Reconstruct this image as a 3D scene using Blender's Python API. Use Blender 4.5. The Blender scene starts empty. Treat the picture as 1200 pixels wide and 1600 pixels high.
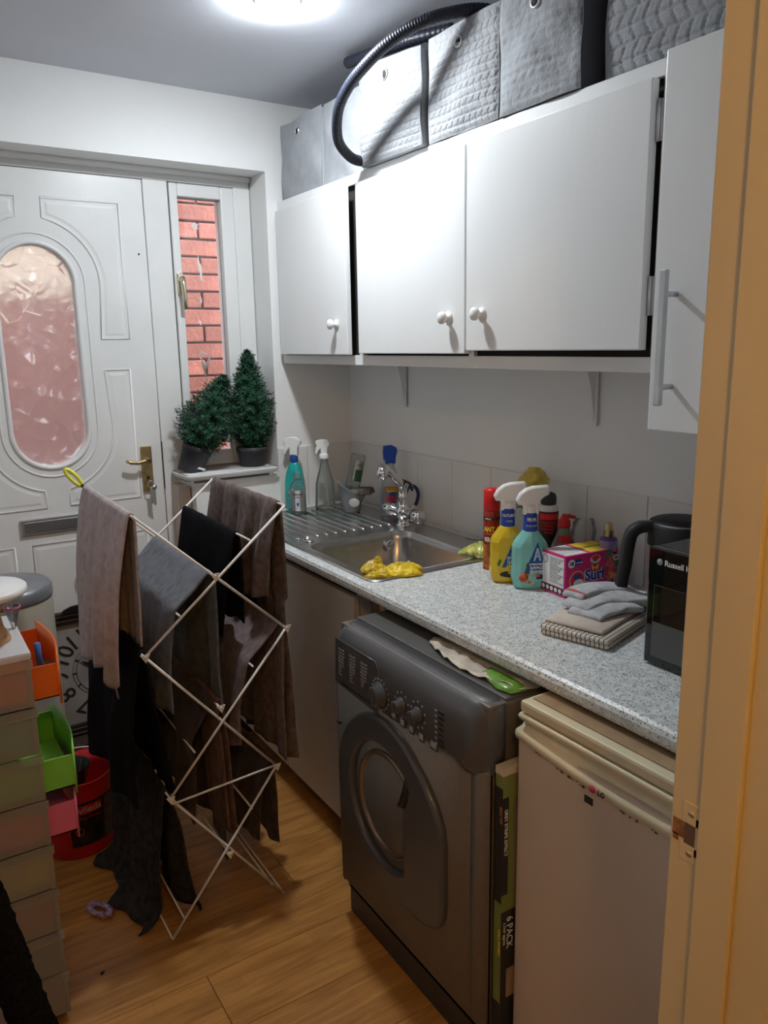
import bpy, bmesh, math, random
from mathutils import Vector, Matrix
random.seed(7)
SC = bpy.context.scene
COL = SC.collection
PI = math.pi
sin, cos = math.sin, math.cos

# ------------------------------------------------------------------ camera
CAM = Vector((-1.6267, -2.8336, 1.5458))
yaw, pitch, roll, FPX = -0.5611, -0.2107, -0.0171, 1229.75
fw = Vector((-sin(yaw)*cos(pitch), cos(yaw)*cos(pitch), sin(pitch)))
r0 = Vector((cos(yaw), sin(yaw), 0)); u0 = r0.cross(fw)
rt = r0*cos(roll) + u0*sin(roll); up = rt.cross(fw)
cd = bpy.data.cameras.new('camera'); cam = bpy.data.objects.new('camera', cd); COL.objects.link(cam)
cd.sensor_fit = 'VERTICAL'; cd.sensor_height = 36.0; cd.lens = FPX/1600*36.0; cd.clip_start = 0.02; cd.clip_end = 60
M = Matrix((rt, up, -fw)).transposed().to_4x4(); M.translation = CAM; cam.matrix_world = M
SC.camera = cam

# ------------------------------------------------------------------ world and exposure
w = bpy.data.worlds.new('overcast'); SC.world = w; w.use_nodes = True
bg = w.node_tree.nodes['Background']; bg.inputs[0].default_value = (0.80, 0.90, 1.0, 1); bg.inputs[1].default_value = 9.0
vs = SC.view_settings; vs.view_transform = 'Standard'; vs.look = 'None'; vs.exposure = 0.3; vs.gamma = 1.0; vs.use_curve_mapping = False
BULB = (-0.650, -0.812); BULB_R = 0.048; BULB_E = 510.0; BULB_C = (0.90, 0.96, 1.0)
HALL = (-1.70, -3.35, 2.24); HALL_R = 0.07; HALL_E = 92.0; HALL_C = (1.0, 0.54, 0.17)

# ------------------------------------------------------------------ materials
def _n(t, typ, **k):
    n = t.nodes.new(typ)
    for a, b in k.items():
        if a in n.inputs.keys(): n.inputs[a].default_value = b
        else: setattr(n, a, b)
    return n
def pm(name, col, rough=0.5, metal=0.0, var=0.06, nscale=12.0, bump=0.0, bscale=80.0, spec=0.5, trans=0.0, ior=1.45, coat=0.0, sub=0.0, stretch=(1,1,1), emit=None, dark=None):
    """noise-varied principled material"""
    m = bpy.data.materials.new(name); m.use_nodes = True; t = m.node_tree; p = t.nodes['Principled BSDF']
    p.inputs['Roughness'].default_value = rough; p.inputs['Metallic'].default_value = metal
    p.inputs['Specular IOR Level'].default_value = spec; p.inputs['IOR'].default_value = ior
    p.inputs['Transmission Weight'].default_value = trans; p.inputs['Coat Weight'].default_value = coat
    if sub: p.inputs['Subsurface Weight'].default_value = sub; p.inputs['Subsurface Scale'].default_value = 0.02
    tc = _n(t, 'ShaderNodeTexCoord'); mp = _n(t, 'ShaderNodeMapping'); mp.inputs['Scale'].default_value = stretch
    t.links.new(tc.outputs['Object'], mp.inputs['Vector'])
    c = tuple(col)+(1,)
    if var > 0:
        nz = _n(t, 'ShaderNodeTexNoise', Scale=nscale, Detail=4.0); t.links.new(mp.outputs[0], nz.inputs['Vector'])
        cr = _n(t, 'ShaderNodeValToRGB'); e = cr.color_ramp.elements
        d = dark if dark else tuple(x*(1-var*2) for x in col)
        e[0].position = 0.3; e[1].position = 0.62; e[0].color = tuple(d)+(1,); e[1].color = c
        t.links.new(nz.outputs[0], cr.inputs[0]); t.links.new(cr.outputs[0], p.inputs['Base Color'])
    else: p.inputs['Base Color'].default_value = c
    if bump > 0:
        nb = _n(t, 'ShaderNodeTexNoise', Scale=bscale, Detail=3.0); t.links.new(mp.outputs[0], nb.inputs['Vector'])
        bp = _n(t, 'ShaderNodeBump', Strength=bump, Distance=0.01); t.links.new(nb.outputs[0], bp.inputs['Height']); t.links.new(bp.outputs[0], p.inputs['Normal'])
    if emit: p.inputs['Emission Color'].default_value = tuple(emit[0])+(1,); p.inputs['Emission Strength'].default_value = emit[1]
    return m
def terry(name, col, dark, rib=260.0, axis='Y'):
    m = pm(name, col, 0.95, var=0.2, nscale=45, dark=dark, spec=0.1); t = m.node_tree; p = t.nodes['Principled BSDF']
    p.inputs['Sheen Weight'].default_value = 0.12 if max(col) > .05 else 0
    tc = _n(t, 'ShaderNodeTexCoord')
    wv = _n(t, 'ShaderNodeTexWave', Scale=rib/11, Distortion=2.0, Detail=2.0); wv.bands_direction = axis; wv.inputs['Detail Scale'].default_value = 3
    nz = _n(t, 'ShaderNodeTexNoise', Scale=350.0, Detail=2.0)
    ad = _n(t, 'ShaderNodeMath'); ad.operation = 'ADD'
    for q in (wv, nz): t.links.new(tc.outputs['Object'], q.inputs['Vector'])
    t.links.new(wv.outputs['Fac'], ad.inputs[0]); t.links.new(nz.outputs[0], ad.inputs[1])
    bp = _n(t, 'ShaderNodeBump', Strength=0.35 if max(col) > .05 else .05, Distance=0.0015); t.links.new(ad.outputs[0], bp.inputs['Height']); t.links.new(bp.outputs[0], p.inputs['Normal'])
    return m
W = {}
W['wall'] = pm('wall_paint', (.84,.84,.83), .6, bump=.12, bscale=25, var=.015, nscale=3)
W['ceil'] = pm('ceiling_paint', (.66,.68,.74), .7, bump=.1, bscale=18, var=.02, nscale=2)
W['tile'] = pm('glazed_tile', (.78,.77,.75), .28, var=.03, nscale=5, bump=.03, bscale=12)
W['grout'] = pm('grout', (.42,.41,.38), .9)
W['gloss'] = pm('white_gloss_paint', (.78,.78,.77), .32, var=.03, nscale=6, bump=.05, bscale=30)
W['cab'] = pm('cabinet_paint', (.80,.81,.81), .38, var=.02, nscale=5, bump=.05, bscale=60, stretch=(1,1,.2))
W['cabwarm'] = pm('base_door_laminate', (.56,.52,.48), .5, var=.03)
W['void'] = pm('dark_interior', (.03,.028,.025), .9)
W['jamb'] = pm('cream_gloss_paint', (.72,.64,.42), .35, var=.06, nscale=5, bump=.15, bscale=14, stretch=(1,1,.25))
W['hall'] = pm('hall_paint', (.74,.66,.50), .7, var=.02)
W['chrome'] = pm('chrome', (.82,.82,.84), .10, 1.0, var=0)
W['steel'] = pm('brushed_steel', (.50,.49,.48), .27, 1.0, var=.08, nscale=30, stretch=(1,14,1))
W['steelrib'] = pm('polished_steel_rib', (.78,.78,.78), .2, 1.0, var=0)
W['brass'] = pm('aged_brass', (.62,.47,.24), .3, 1.0, var=.15, nscale=60)
W['zinc'] = pm('zinc_hinge', (.62,.63,.65), .35, .9, var=.1)
W['wire'] = pm('white_coated_wire', (.78,.75,.70), .35, var=.03)
W['wplastic'] = pm('white_plastic', (.80,.80,.79), .35, var=0)
W['black'] = pm('black_plastic', (.014,.014,.016), .32, var=0)
W['mblack'] = pm('matt_black', (.02,.02,.022), .6, var=0)
W['pot'] = pm('dark_pot_plastic', (.035,.034,.042), .55, var=.03)
W['needle'] = pm('needles', (.020,.10,.050), .6, var=.35, nscale=22, dark=(.004,.030,.018))
W['bark'] = pm('stem_bark', (.06,.035,.02), .9)
W['grey_fab'] = pm('grey_quilted_fabric', (.37,.38,.40), .8, var=.05, nscale=30, bump=.25, bscale=120)
W['grey_fab2'] = pm('grey_quilted_fabric_dark', (.36,.375,.40), .8, var=.05, nscale=30, bump=.2, bscale=120)
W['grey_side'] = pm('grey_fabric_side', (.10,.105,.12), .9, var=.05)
W['hose'] = pm('ribbed_hose_plastic', (.016,.018,.030), .42, var=0)
W['orange'] = pm('orange_plastic', (.80,.16,.02), .4, var=.03)
W['green'] = pm('green_plastic', (.22,.62,.08), .4, var=.03)
W['pink'] = pm('pink_plastic', (.72,.16,.28), .4, var=.03)
W['red'] = pm('red_plastic', (.60,.015,.02), .35, var=.03)
W['wood'] = pm('plywood', (.55,.33,.16), .5, var=.25, nscale=8, stretch=(2,2,14))
W['worktop'] = None
W['text_w'] = pm('white_print', (.8,.8,.8), .5, var=0)
W['text_g'] = pm('grey_print', (.36,.36,.36), .5, var=0)
W['text_k'] = pm('black_print', (.02,.02,.02), .5, var=0)
W['text_y'] = pm('yellow_print', (.85,.62,.04), .5, var=0)
W['text_r'] = pm('red_print', (.7,.03,.03), .5, var=0)
W['text_b'] = pm('blue_print', (.02,.06,.34), .4, var=0)
W['beige'] = pm('beige_board', (.62,.53,.46), .8, var=.08, nscale=9)

def speckle():
    m = pm('speckled_laminate', (.5,.52,.52), .33, var=0); t = m.node_tree; p = t.nodes['Principled BSDF']
    tc = _n(t, 'ShaderNodeTexCoord'); last = None
    base = _n(t, 'ShaderNodeTexNoise', Scale=60.0, Detail=5.0); t.links.new(tc.outputs['Object'], base.inputs['Vector'])
    r = _n(t, 'ShaderNodeValToRGB'); r.color_ramp.elements[0].position=.35; r.color_ramp.elements[1].position=.65
    r.color_ramp.elements[0].color=(.54,.58,.58,1); r.color_ramp.elements[1].color=(.76,.78,.77,1); t.links.new(base.outputs[0], r.inputs[0]); last = r.outputs[0]
    for sc, th, c in ((250., .26, (.10,.11,.12,1)), (170., .17, (.16,.17,.19,1)), (330., .22, (.25,.20,.17,1)), (210., .20, (.80,.81,.80,1))):
        v = _n(t, 'ShaderNodeTexVoronoi', Scale=sc); v.inputs['Randomness'].default_value = 1
        mp = _n(t, 'ShaderNodeMapping'); mp.inputs['Location'].default_value = (sc, th*50, 1); t.links.new(tc.outputs['Object'], mp.inputs['Vector']); t.links.new(mp.outputs[0], v.inputs['Vector'])
        sp = _n(t, 'ShaderNodeSeparateColor'); t.links.new(v.outputs['Color'], sp.inputs[0])
        g = _n(t, 'ShaderNodeMath'); g.operation='LESS_THAN'; g.inputs[1].default_value = .22 if c[0] < .5 else .3; t.links.new(sp.outputs[0], g.inputs[0])
        l = _n(t, 'ShaderNodeMath'); l.operation='LESS_THAN'; l.inputs[1].default_value = th*1.7; t.links.new(v.outputs['Distance'], l.inputs[0])
        a = _n(t, 'ShaderNodeMath'); a.operation='MULTIPLY'; t.links.new(g.outputs[0], a.inputs[0]); t.links.new(l.outputs[0], a.inputs[1])
        mx = _n(t, 'ShaderNodeMix'); mx.data_type='RGBA'; t.links.new(a.outputs[0], mx.inputs[0]); t.links.new(last, mx.inputs[6]); mx.inputs[7].default_value = c; last = mx.outputs[2]
    t.links.new(last, p.inputs['Base Color']); return m
W['worktop'] = speckle()

def laminate():
    m = pm('oak_laminate', (.4,.2,.08), .30, var=0); t = m.node_tree; p = t.nodes['Principled BSDF']
    g = _n(t, 'ShaderNodeNewGeometry'); oi = _n(t, 'ShaderNodeObjectInfo')
    mp = _n(t, 'ShaderNodeMapping'); mp.inputs['Scale'].default_value = (1.3, 14, 1); t.links.new(g.outputs['Position'], mp.inputs['Vector'])
    nz = _n(t, 'ShaderNodeTexNoise', Scale=3.0, Detail=7.0, Distortion=1.2); nz.noise_dimensions='4D'; t.links.new(mp.outputs[0], nz.inputs['Vector'])
    mu = _n(t, 'ShaderNodeMath'); mu.operation='MULTIPLY'; mu.inputs[1].default_value=9; t.links.new(oi.outputs['Random'], mu.inputs[0]); t.links.new(mu.outputs[0], nz.inputs['W'])
    r = _n(t, 'ShaderNodeValToRGB'); e = r.color_ramp.elements; e[0].position=.30; e[1].position=.68; e[0].color=(.30,.130,.032,1); e[1].color=(.52,.260,.072,1)
    t.links.new(nz.outputs[0], r.inputs[0])
    # printed strips inside each board
    br = _n(t, 'ShaderNodeTexBrick', Scale=1.0); br.inputs['Brick Width'].default_value=.42; br.inputs['Row Height'].default_value=.0633; br.inputs['Mortar Size'].default_value=.0008
    br.inputs['Color1'].default_value=(.96,.96,.96,1); br.inputs['Color2'].default_value=(1.1,1.08,1.05,1); br.inputs['Mortar'].default_value=(.86,.83,.8,1)
    t.links.new(g.outputs['Position'], br.inputs['Vector'])
    mx = _n(t, 'ShaderNodeMix'); mx.data_type='RGBA'; mx.blend_type='MULTIPLY'; mx.inputs[0].default_value=1; t.links.new(r.outputs[0], mx.inputs[6]); t.links.new(br.outputs[0], mx.inputs[7])
    t.links.new(mx.outputs[2], p.inputs['Base Color']); return m
W['floor'] = laminate()
def brickmat():
    m = pm('red_brick', (.44,.17,.125), .85, var=.2, nscale=9, bump=.4, bscale=60); t = m.node_tree; p = t.nodes['Principled BSDF']
    oi = _n(t, 'ShaderNodeObjectInfo'); hs = _n(t, 'ShaderNodeHueSaturation'); ma = _n(t, 'ShaderNodeMapRange'); ma.inputs[3].default_value=.72; ma.inputs[4].default_value=1.12
    t.links.new(oi.outputs['Random'], ma.inputs[0]); t.links.new(ma.outputs[0], hs.inputs['Value'])
    l = p.inputs['Base Color'].links[0].from_socket; t.links.new(l, hs.inputs['Color']); t.links.new(hs.outputs[0], p.inputs['Base Color']); return m
W['brick'] = brickmat()
W['mortar'] = pm('mortar', (.15,.105,.10), .95, var=.1)
def glassmat(name, col=(1,1,1), rough=0.0, alpha=None):
    """thin clear pane or plastic film: mostly transparent with a glossy reflection"""
    m = bpy.data.materials.new(name); m.use_nodes = True; t = m.node_tree; t.nodes.remove(t.nodes['Principled BSDF'])
    o = [n for n in t.nodes if n.type=='OUTPUT_MATERIAL'][0]
    tr = _n(t,'ShaderNodeBsdfTransparent'); tr.inputs[0].default_value = tuple(col)+(1,); gl = _n(t,'ShaderNodeBsdfGlossy', Roughness=max(rough,.03)); gl.inputs[0].default_value=(1,1,1,1)
    fr = _n(t,'ShaderNodeFresnel', IOR=1.45); mx = _n(t,'ShaderNodeMixShader')
    t.links.new(fr.outputs[0], mx.inputs[0]); t.links.new(tr.outputs[0], mx.inputs[1]); t.links.new(gl.outputs[0], mx.inputs[2])
    last = mx
    if alpha:
        df = _n(t,'ShaderNodeBsdfTranslucent'); df.inputs[0].default_value = tuple(alpha[1])+(1,); d2=_n(t,'ShaderNodeBsdfDiffuse'); d2.inputs[0].default_value = tuple(alpha[1])+(1,)
        md=_n(t,'ShaderNodeMixShader'); md.inputs[0].default_value=.55; t.links.new(df.outputs[0], md.inputs[1]); t.links.new(d2.outputs[0], md.inputs[2])
        m2=_n(t,'ShaderNodeMixShader'); m2.inputs[0].default_value=alpha[0]; t.links.new(mx.outputs[0], m2.inputs[1]); t.links.new(md.outputs[0], m2.inputs[2]); last=m2
    t.links.new(last.outputs[0], o.inputs[0]); return m
W['glass'] = glassmat('window_glass', (.97,.98,.98))
W['clear'] = glassmat('clear_plastic', (.84,.86,.85), .05, (.12,(.75,.78,.76)))
W['film'] = glassmat('thin_clear_film', (.97,.97,.97), .1, (.06,(.8,.8,.8)))
W['frost_pl'] = glassmat('milky_plastic', (.88,.87,.82), .3, (.30,(.78,.76,.70)))
def frosted():
    m = pm('patterned_obscure_glass', (.95,.95,.95), .30, var=0, trans=1.0, ior=1.42); t=m.node_tree; p=t.nodes['Principled BSDF']
    tc=_n(t,'ShaderNodeTexCoord'); v=_n(t,'ShaderNodeTexVoronoi', Scale=16.0); v.feature='F1'; n=_n(t,'ShaderNodeTexNoise', Scale=9.0, Detail=2.0, Distortion=1.0)
    t.links.new(tc.outputs['Object'], v.inputs['Vector']); t.links.new(tc.outputs['Object'], n.inputs['Vector'])
    a=_n(t,'ShaderNodeMath'); a.operation='ADD'; t.links.new(v.outputs['Distance'],a.inputs[0]); t.links.new(n.outputs[0],a.inputs[1])
    b=_n(t,'ShaderNodeBump', Strength=.9, Distance=.03); t.links.new(a.outputs[0],b.inputs['Height']); t.links.new(b.outputs[0],p.inputs['Normal'])
    o=[n_ for n_ in t.nodes if n_.type=='OUTPUT_MATERIAL'][0]; tl=_n(t,'ShaderNodeBsdfTranslucent'); tl.inputs[0].default_value=(.9,.9,.92,1); mx=_n(t,'ShaderNodeMixShader'); mx.inputs[0].default_value=.16
    t.links.new(p.outputs[0],mx.inputs[1]); t.links.new(tl.outputs[0],mx.inputs[2]); t.links.new(mx.outputs[0],o.inputs[0]); return m
W['frost'] = frosted()

# ------------------------------------------------------------------ mesh helpers
OFF = {}
class MB:
    def __init__(s): s.bm = bmesh.new(); s.mi = 0
    def _xf(s, vs, mat):
        if mat is not None: bmesh.ops.transform(s.bm, matrix=mat, verts=vs)
    def _mi(s, fs):
        for f in fs: f.material_index = s.mi
    def box(s, x0, x1, y0, y1, z0, z1, bev=0.0, mat=None, seg=2):
        b2 = bmesh.new(); bmesh.ops.create_cube(b2, size=1)
        for v in b2.verts: v.co = Vector(((x0+x1)/2+v.co.x*(x1-x0), (y0+y1)/2+v.co.y*(y1-y0), (z0+z1)/2+v.co.z*(z1-z0)))
        if bev > 0: bmesh.ops.bevel(b2, geom=b2.edges[:], offset=min(bev, abs(x1-x0)*.49, abs(y1-y0)*.49, abs(z1-z0)*.49), segments=seg, affect='EDGES', profile=.6)
        s.add(b2, mat); return s
    def add(s, b2, mat=None):
        if mat is not None: bmesh.ops.transform(b2, matrix=mat, verts=b2.verts[:])
        b2.verts.index_update(); mp = [s.bm.verts.new(v.co) for v in b2.verts]
        for f in b2.faces:
            try:
                nf = s.bm.faces.new([mp[v.index] for v in f.verts]); nf.material_index = s.mi; nf.smooth = f.smooth
            except ValueError: pass
        b2.free(); return s
    def loft(s, rings, cap0=True, cap1=True, mat=None, closed=True, smooth=True):
        vs = [[s.bm.verts.new(Vector(p)) for p in r] for r in rings]; n = len(rings[0]); fs = []
        for a, b in zip(vs, vs[1:]):
            for i in range(n if closed else n-1):
                j = (i+1) % n
                try: fs.append(s.bm.faces.new((a[i], a[j], b[j], b[i])))
                except ValueError: pass
        if cap0 and closed: fs.append(s.bm.faces.new(vs[0][::-1]))
        if cap1 and closed: fs.append(s.bm.faces.new(vs[-1]))
        for f in fs: f.material_index = s.mi; f.smooth = smooth
        if mat is not None: bmesh.ops.transform(s.bm, matrix=mat, verts=[v for r in vs for v in r])
        return s
    def lathe(s, prof, c=(0,0,0), n=24, mat=None, sx=1, sy=1, cap0=True, cap1=True):
        return s.loft([[(c[0]+max(r,1e-5)*cos(2*PI*i/n)*sx, c[1]+max(r,1e-5)*sin(2*PI*i/n)*sy, c[2]+z) for i in range(n)] for r, z in prof], cap0, cap1, mat)
    def tube(s, pts, r, n=8, closed=False, rad=None):
        pts = [Vector(p) for p in pts]; m = len(pts); rings = []; prev = None
        for i, p in enumerate(pts):
            if closed: d = pts[(i+1)%m]-pts[i-1]
            else: d = pts[min(i+1,m-1)]-pts[max(i-1,0)]
            d.normalize()
            if prev is None: a = d.orthogonal().normalized()
            else: a = (prev-d*prev.dot(d)); a = a.normalized() if a.length>1e-6 else d.orthogonal().normalized()
            prev = a; b = d.cross(a); rr = rad[i] if rad else r
            rings.append([p+(a*cos(2*PI*k/n)+b*sin(2*PI*k/n))*rr for k in range(n)])
        if closed: rings.append(rings[0]); return s.loft(rings, False, False)
        return s.loft(rings)
    def poly(s, pts, t, axis=(0,0,1)):
        """extrude a planar polygon (3d pts) by vector axis*t"""
        a = Vector(axis)*t
        return s.loft([[Vector(p) for p in pts], [Vector(p)+a for p in pts]], smooth=False)
    def build(s, name, mats, parent=None, smooth=None, wn=False, off=None):
        if not isinstance(mats, (list, tuple)): mats = [mats]
        bmesh.ops.recalc_face_normals(s.bm, faces=s.bm.faces[:])
        if parent is not None and parent.name in OFF:
            for v in s.bm.verts: v.co -= OFF[parent.name]
        me = bpy.data.meshes.new(name); s.bm.to_mesh(me); s.bm.free()
        for m in mats: me.materials.append(m)
        o = bpy.data.objects.new(name, me); COL.objects.link(o)
        if parent is not None:
            o.parent = parent
            if parent.name in OFF: OFF[o.name] = OFF[parent.name]
        if smooth is not None:
            for p in me.polygons: p.use_smooth = smooth
        return o
def tag(o, label=None, cat=None, group=None, kind=None):
    if label: o['label'] = label
    if cat: o['category'] = cat
    if group: o['group'] = group
    if kind: o['kind'] = kind
    return o
def thing(name, label, cat, loc=(0,0,0), rz=0.0, group=None, world=False, kind=None):
    o = bpy.data.objects.new(name, None); COL.objects.link(o); o.location = loc; o.rotation_euler = (0,0,rz); o.empty_display_size = .05
    if world: OFF[o.name] = Vector(loc)
    return tag(o, label, cat, group, kind)
def rrect(hx, hy, r, z, cx=0, cy=0, n=5):
    pts = []
    for k, (sx, sy) in enumerate(((1,1),(-1,1),(-1,-1),(1,-1))):
        for i in range(n+1):
            a = PI/2*k + PI/2*i/n; pts.append((cx+sx*(hx-r)+r*cos(a), cy+sy*(hy-r)+r*sin(a), z))
    return pts
def shape2d(name, outlines, thick, mats, parent=None, mat=None, bev=0.0):
    """planar shape with holes, extruded: outlines in 2d, local XY, thickness centred on Z; mat places it"""
    cu = bpy.data.curves.new(name, 'CURVE'); cu.dimensions = '2D'; cu.fill_mode = 'BOTH'; cu.extrude = thick/2-bev; cu.bevel_depth = bev; cu.bevel_resolution = 1
    for ol in outlines:
        sp = cu.splines.new('POLY'); sp.points.add(len(ol)-1)
        for p, q in zip(sp.points, ol): p.co = (q[0], q[1], 0, 1)
        sp.use_cyclic_u = True
    ob = bpy.data.objects.new(name+'_tmp', cu); COL.objects.link(ob)
    dg = bpy.context.evaluated_depsgraph_get(); me = bpy.data.meshes.new_from_object(ob.evaluated_get(dg)); bpy.data.objects.remove(ob); bpy.data.curves.remove(cu)
    if mat is not None: me.transform(mat)
    if parent is not None and parent.name in OFF: me.transform(Matrix.Translation(-OFF[parent.name]))
    me.materials.clear()
    for m in (mats if isinstance(mats, (list,tuple)) else [mats]): me.materials.append(m)
    o = bpy.data.objects.new(name, me); me.name = name; COL.objects.link(o)
    if parent is not None:
        o.parent = parent
        if parent.name in OFF: OFF[o.name] = OFF[parent.name]
    return o
def frame(o, x, y):
    """matrix with origin o, local X along x and local Y along y"""
    x = Vector(x).normalized(); y = Vector(y); y = (y-x*y.dot(x)).normalized(); z = x.cross(y)
    m = Matrix((x, y, z)).transposed().to_4x4(); m.translation = Vector(o); return m
def text(body, size, m, mat, parent, align='LEFT', name='lettering', bold=0.0, sx=1.0, thick=.0004):
    cu = bpy.data.curves.new('t', 'FONT'); cu.body = body; cu.size = size; cu.extrude = thick; cu.align_x = align; cu.offset = bold; cu.resolution_u = 3
    ob = bpy.data.objects.new('t', cu); COL.objects.link(ob)
    dg = bpy.context.evaluated_depsgraph_get(); me = bpy.data.meshes.new_from_object(ob.evaluated_get(dg)); bpy.data.objects.remove(ob); bpy.data.curves.remove(cu)
    me.transform(mat @ Matrix.Diagonal((sx,1,1,1)))
    if parent.name in OFF: me.transform(Matrix.Translation(-OFF[parent.name]))
    me.materials.clear(); me.materials.append(m); me.name = name
    o = bpy.data.objects.new(name, me); COL.objects.link(o); o.parent = parent
    if parent.name in OFF: OFF[o.name] = OFF[parent.name]
    return o
def copyobj(o, loc=None, parent='same', rot=None):
    c = o.copy(); COL.objects.link(c)
    if parent != 'same': c.parent = parent
    if loc is not None: c.location = loc
    if rot is not None: c.rotation_euler = rot
    return c
def noise3(x, y, z=0.0):
    return (sin(x*1.7+2.1*sin(y*1.3+z))+sin(y*2.3+1.7*sin(x*1.9-z*1.1))+sin((x+y)*3.1+z*2.0)*.5)/2.5
FWROT = math.atan(.032)      # the end wall is not quite square to the sink wall
def fwm(x, d, z): return (x, d+.032*x, z)

# ------------------------------------------------------------------ SETTING
def st(name, b, m, parent=None, rz=0.0):
    o = b.build(name, m, parent)
    if parent is None: tag(o, kind='structure')
    if rz: o.rotation_euler = (0,0,rz)
    return o
XL = -2.12; YN = -2.343; ZC = 2.405; HX0, HX1, HY0 = -3.3, .9, -5.0
# floor with boards
fb = MB().box(XL-.1, .1, YN-.15, .30, -.06, -.009); floor = st('floor', fb, W['mortar'])
bw = .19; proto = None; k = 0
y = YN-.14
while y < .02:
    xo = XL-.02-(k*.43 % 1.2); k += 1; x = xo
    while x < 0:
        x0, x1 = max(x, XL), min(x+1.2, 0.0)
        if x1-x0 > .02:
            if x1-x0 > 1.19:
                if proto is None:
                    proto = MB().box(0, 1.1985, 0, bw-.0012, -.009, 0, bev=.0007, seg=1).build('floor_board', W['floor'], floor); o = proto
                else: o = copyobj(proto)
                o.location = (x0, y, 0)
            else:
                o = MB().box(0, x1-x0-.0015, 0, bw-.0012, -.009, 0, bev=.0007, seg=1).build('floor_board', W['floor'], floor); o.location = (x0, y, 0)
        x += 1.2
    y += bw
# raised threshold under the back door
st('trim_1', MB().box(-1.95, -.345, .0, .30, -.05, .146), pm('dark_threshold_wood',(.06,.035,.022),.6,var=.2), rz=FWROT)
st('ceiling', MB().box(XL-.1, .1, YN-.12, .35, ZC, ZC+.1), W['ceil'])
st('wall_right', MB().box(0, .12, YN-.12, .35, -.05, ZC), W['wall'])
st('wall_left', MB().box(XL-.12, XL, YN-.12, .35, -.05, ZC), W['wall'])
fwl = MB()
fwl.box(-.342, .1, 0, .30, -.05, ZC+.02); fwl.box(XL-.1, -.342, 0, .30, 2.168, ZC+.02); fwl.box(XL-.1, -1.93, 0, .30, -.05, 2.168)
fwl.box(-.685, -.342, 0, .30, .12, 1.045)
wf = st('wall_far', fwl, W['wall'], rz=FWROT)
wn = MB(); wn.box(-.935, .1, YN-.115, YN, -.05, ZC+.02); wn.box(XL-.1, -1.775, YN-.115, YN, -.05, ZC+.02); wn.box(-1.775, -.935, YN-.115, YN, 2.06, ZC+.02)
st('wall_near', wn, W['wall'])
# tiles: splashback, one course
tp = None; parent = bpy.data.objects['wall_right']
for i in range(12):
    y1 = -.079-.2065*(i); 
    if i == 0: o = MB().box(-.007, 0, -.0775, -.0022, .905, 1.152, bev=.0015, seg=1).build('tile', W['tile'], parent); continue
    y1 = -.0795-.2065*(i-1); y0 = y1-.2045
    if y0 < YN: break
    if tp is None: tp = MB().box(-.007, 0, -.2045, 0, .905, 1.152, bev=.0015, seg=1).build('tile', W['tile'], parent); o = tp
    else: o = copyobj(tp)
    o.location = (0, y1, 0)
for x0, x1 in ((-.2115,-.0085), (-.342,-.2135)):
    MB().box(x0, x1, -.007, 0, .905, 1.152, bev=.0015, seg=1).build('tile', W['tile'], wf)
# hall side, behind the camera
st('floor_hall', MB().box(HX0, HX1, HY0, YN-.115, -.06, -.001), W['floor'])
st('ceiling_hall', MB().box(HX0, HX1, HY0, YN-.115, 2.43, 2.5), W['hall'])
st('wall_hall_back', MB().box(HX0, HX1, HY0-.1, HY0, -.05, 2.5), W['hall'])
st('wall_hall_left', MB().box(HX0-.1, HX0, HY0, YN, -.05, 2.5), W['hall'])
st('wall_hall_right', MB().box(HX1, HX1+.1, HY0, YN, -.05, 2.5), W['hall'])
hn = MB(); hn.box(-.93, HX1, YN-.125, YN-.116, -.05, 2.5); hn.box(HX0, -1.78, YN-.125, YN-.116, -.05, 2.5); hn.box(-1.78, -.93, YN-.125, YN-.116, 2.06, 2.5)
st('wall_hall_near', hn, W['hall'])
# door lining and architrave
jb = MB()
for sx in (0, 1):
    x0, x1 = ((-.95, -.93) if sx == 0 else (-1.78, -1.76))
    jb.box(x0, x1, YN-.125, YN+.002, 0, 2.03, bev=.002)
    s0, s1 = ((-.957, -.95) if sx == 0 else (-1.76, -1.753))
    jb.box(s0, s1, YN-.080, YN-.036, 0, 2.03, bev=.002)
jb.box(-1.78, -.93, YN-.125, YN+.002, 2.03, 2.06, bev=.002)
jm = st('trim_2', jb, W['jamb'])
ar = MB()
for x0, x1 in ((-.945,-.875), (-1.835,-1.765)):
    ar.box(x0, x1, YN-.141, YN-.1255, 0, 2.10, bev=.005)
ar.box(-1.835, -.875, YN-.141, YN-.1255, 2.035, 2.10, bev=.005)
st('architrave', ar, W['jamb'], jm)
# painted-over strike plate in the lining
sp_ = MB(); sp_.box(-.9515, -.9500, -2.3775, -2.356, 1.035, 1.060, bev=.0008); sp_.box(-.9515, -.9500, -2.3775, -2.355, .990, 1.010, bev=.0008); sp_.box(-.9515, -.95, -2.3775, -2.373, 1.0, 1.045)
so = sp_.build('strike_plate', W['jamb'], jm)
hl = MB(); hl.box(-.9508, -.9500, -2.3725, -2.359, 1.010, 1.0345); hl.build('latch_recess', W['mortar'], so)
chp = MB(); chp.box(-.9506, -.95, -2.359, -2.344, 1.014, 1.034, bev=.001); chp.box(-.9506, -.95, -2.352, -2.345, 1.008, 1.016); chp.build('chipped_wood', pm('bare_chipped_wood',(.42,.20,.09),.8,var=.3,nscale=90), so)
for zz in (1.0475, 1.000):
    s_ = MB(); s_.lathe([(.0042,0),(.004,.0008),(.0005,.001)], n=12, mat=frame((-.9516,-2.367,zz),(0,-1,0),(0,0,1)) @ Matrix.Rotation(PI,4,'Y')); s_.mi=1
    s_.box(-.9527,-.9523,-2.3705,-2.3635,zz-.0005,zz+.0005); s_.build('screw', [W['jamb'], W['mortar']], so)

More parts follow.
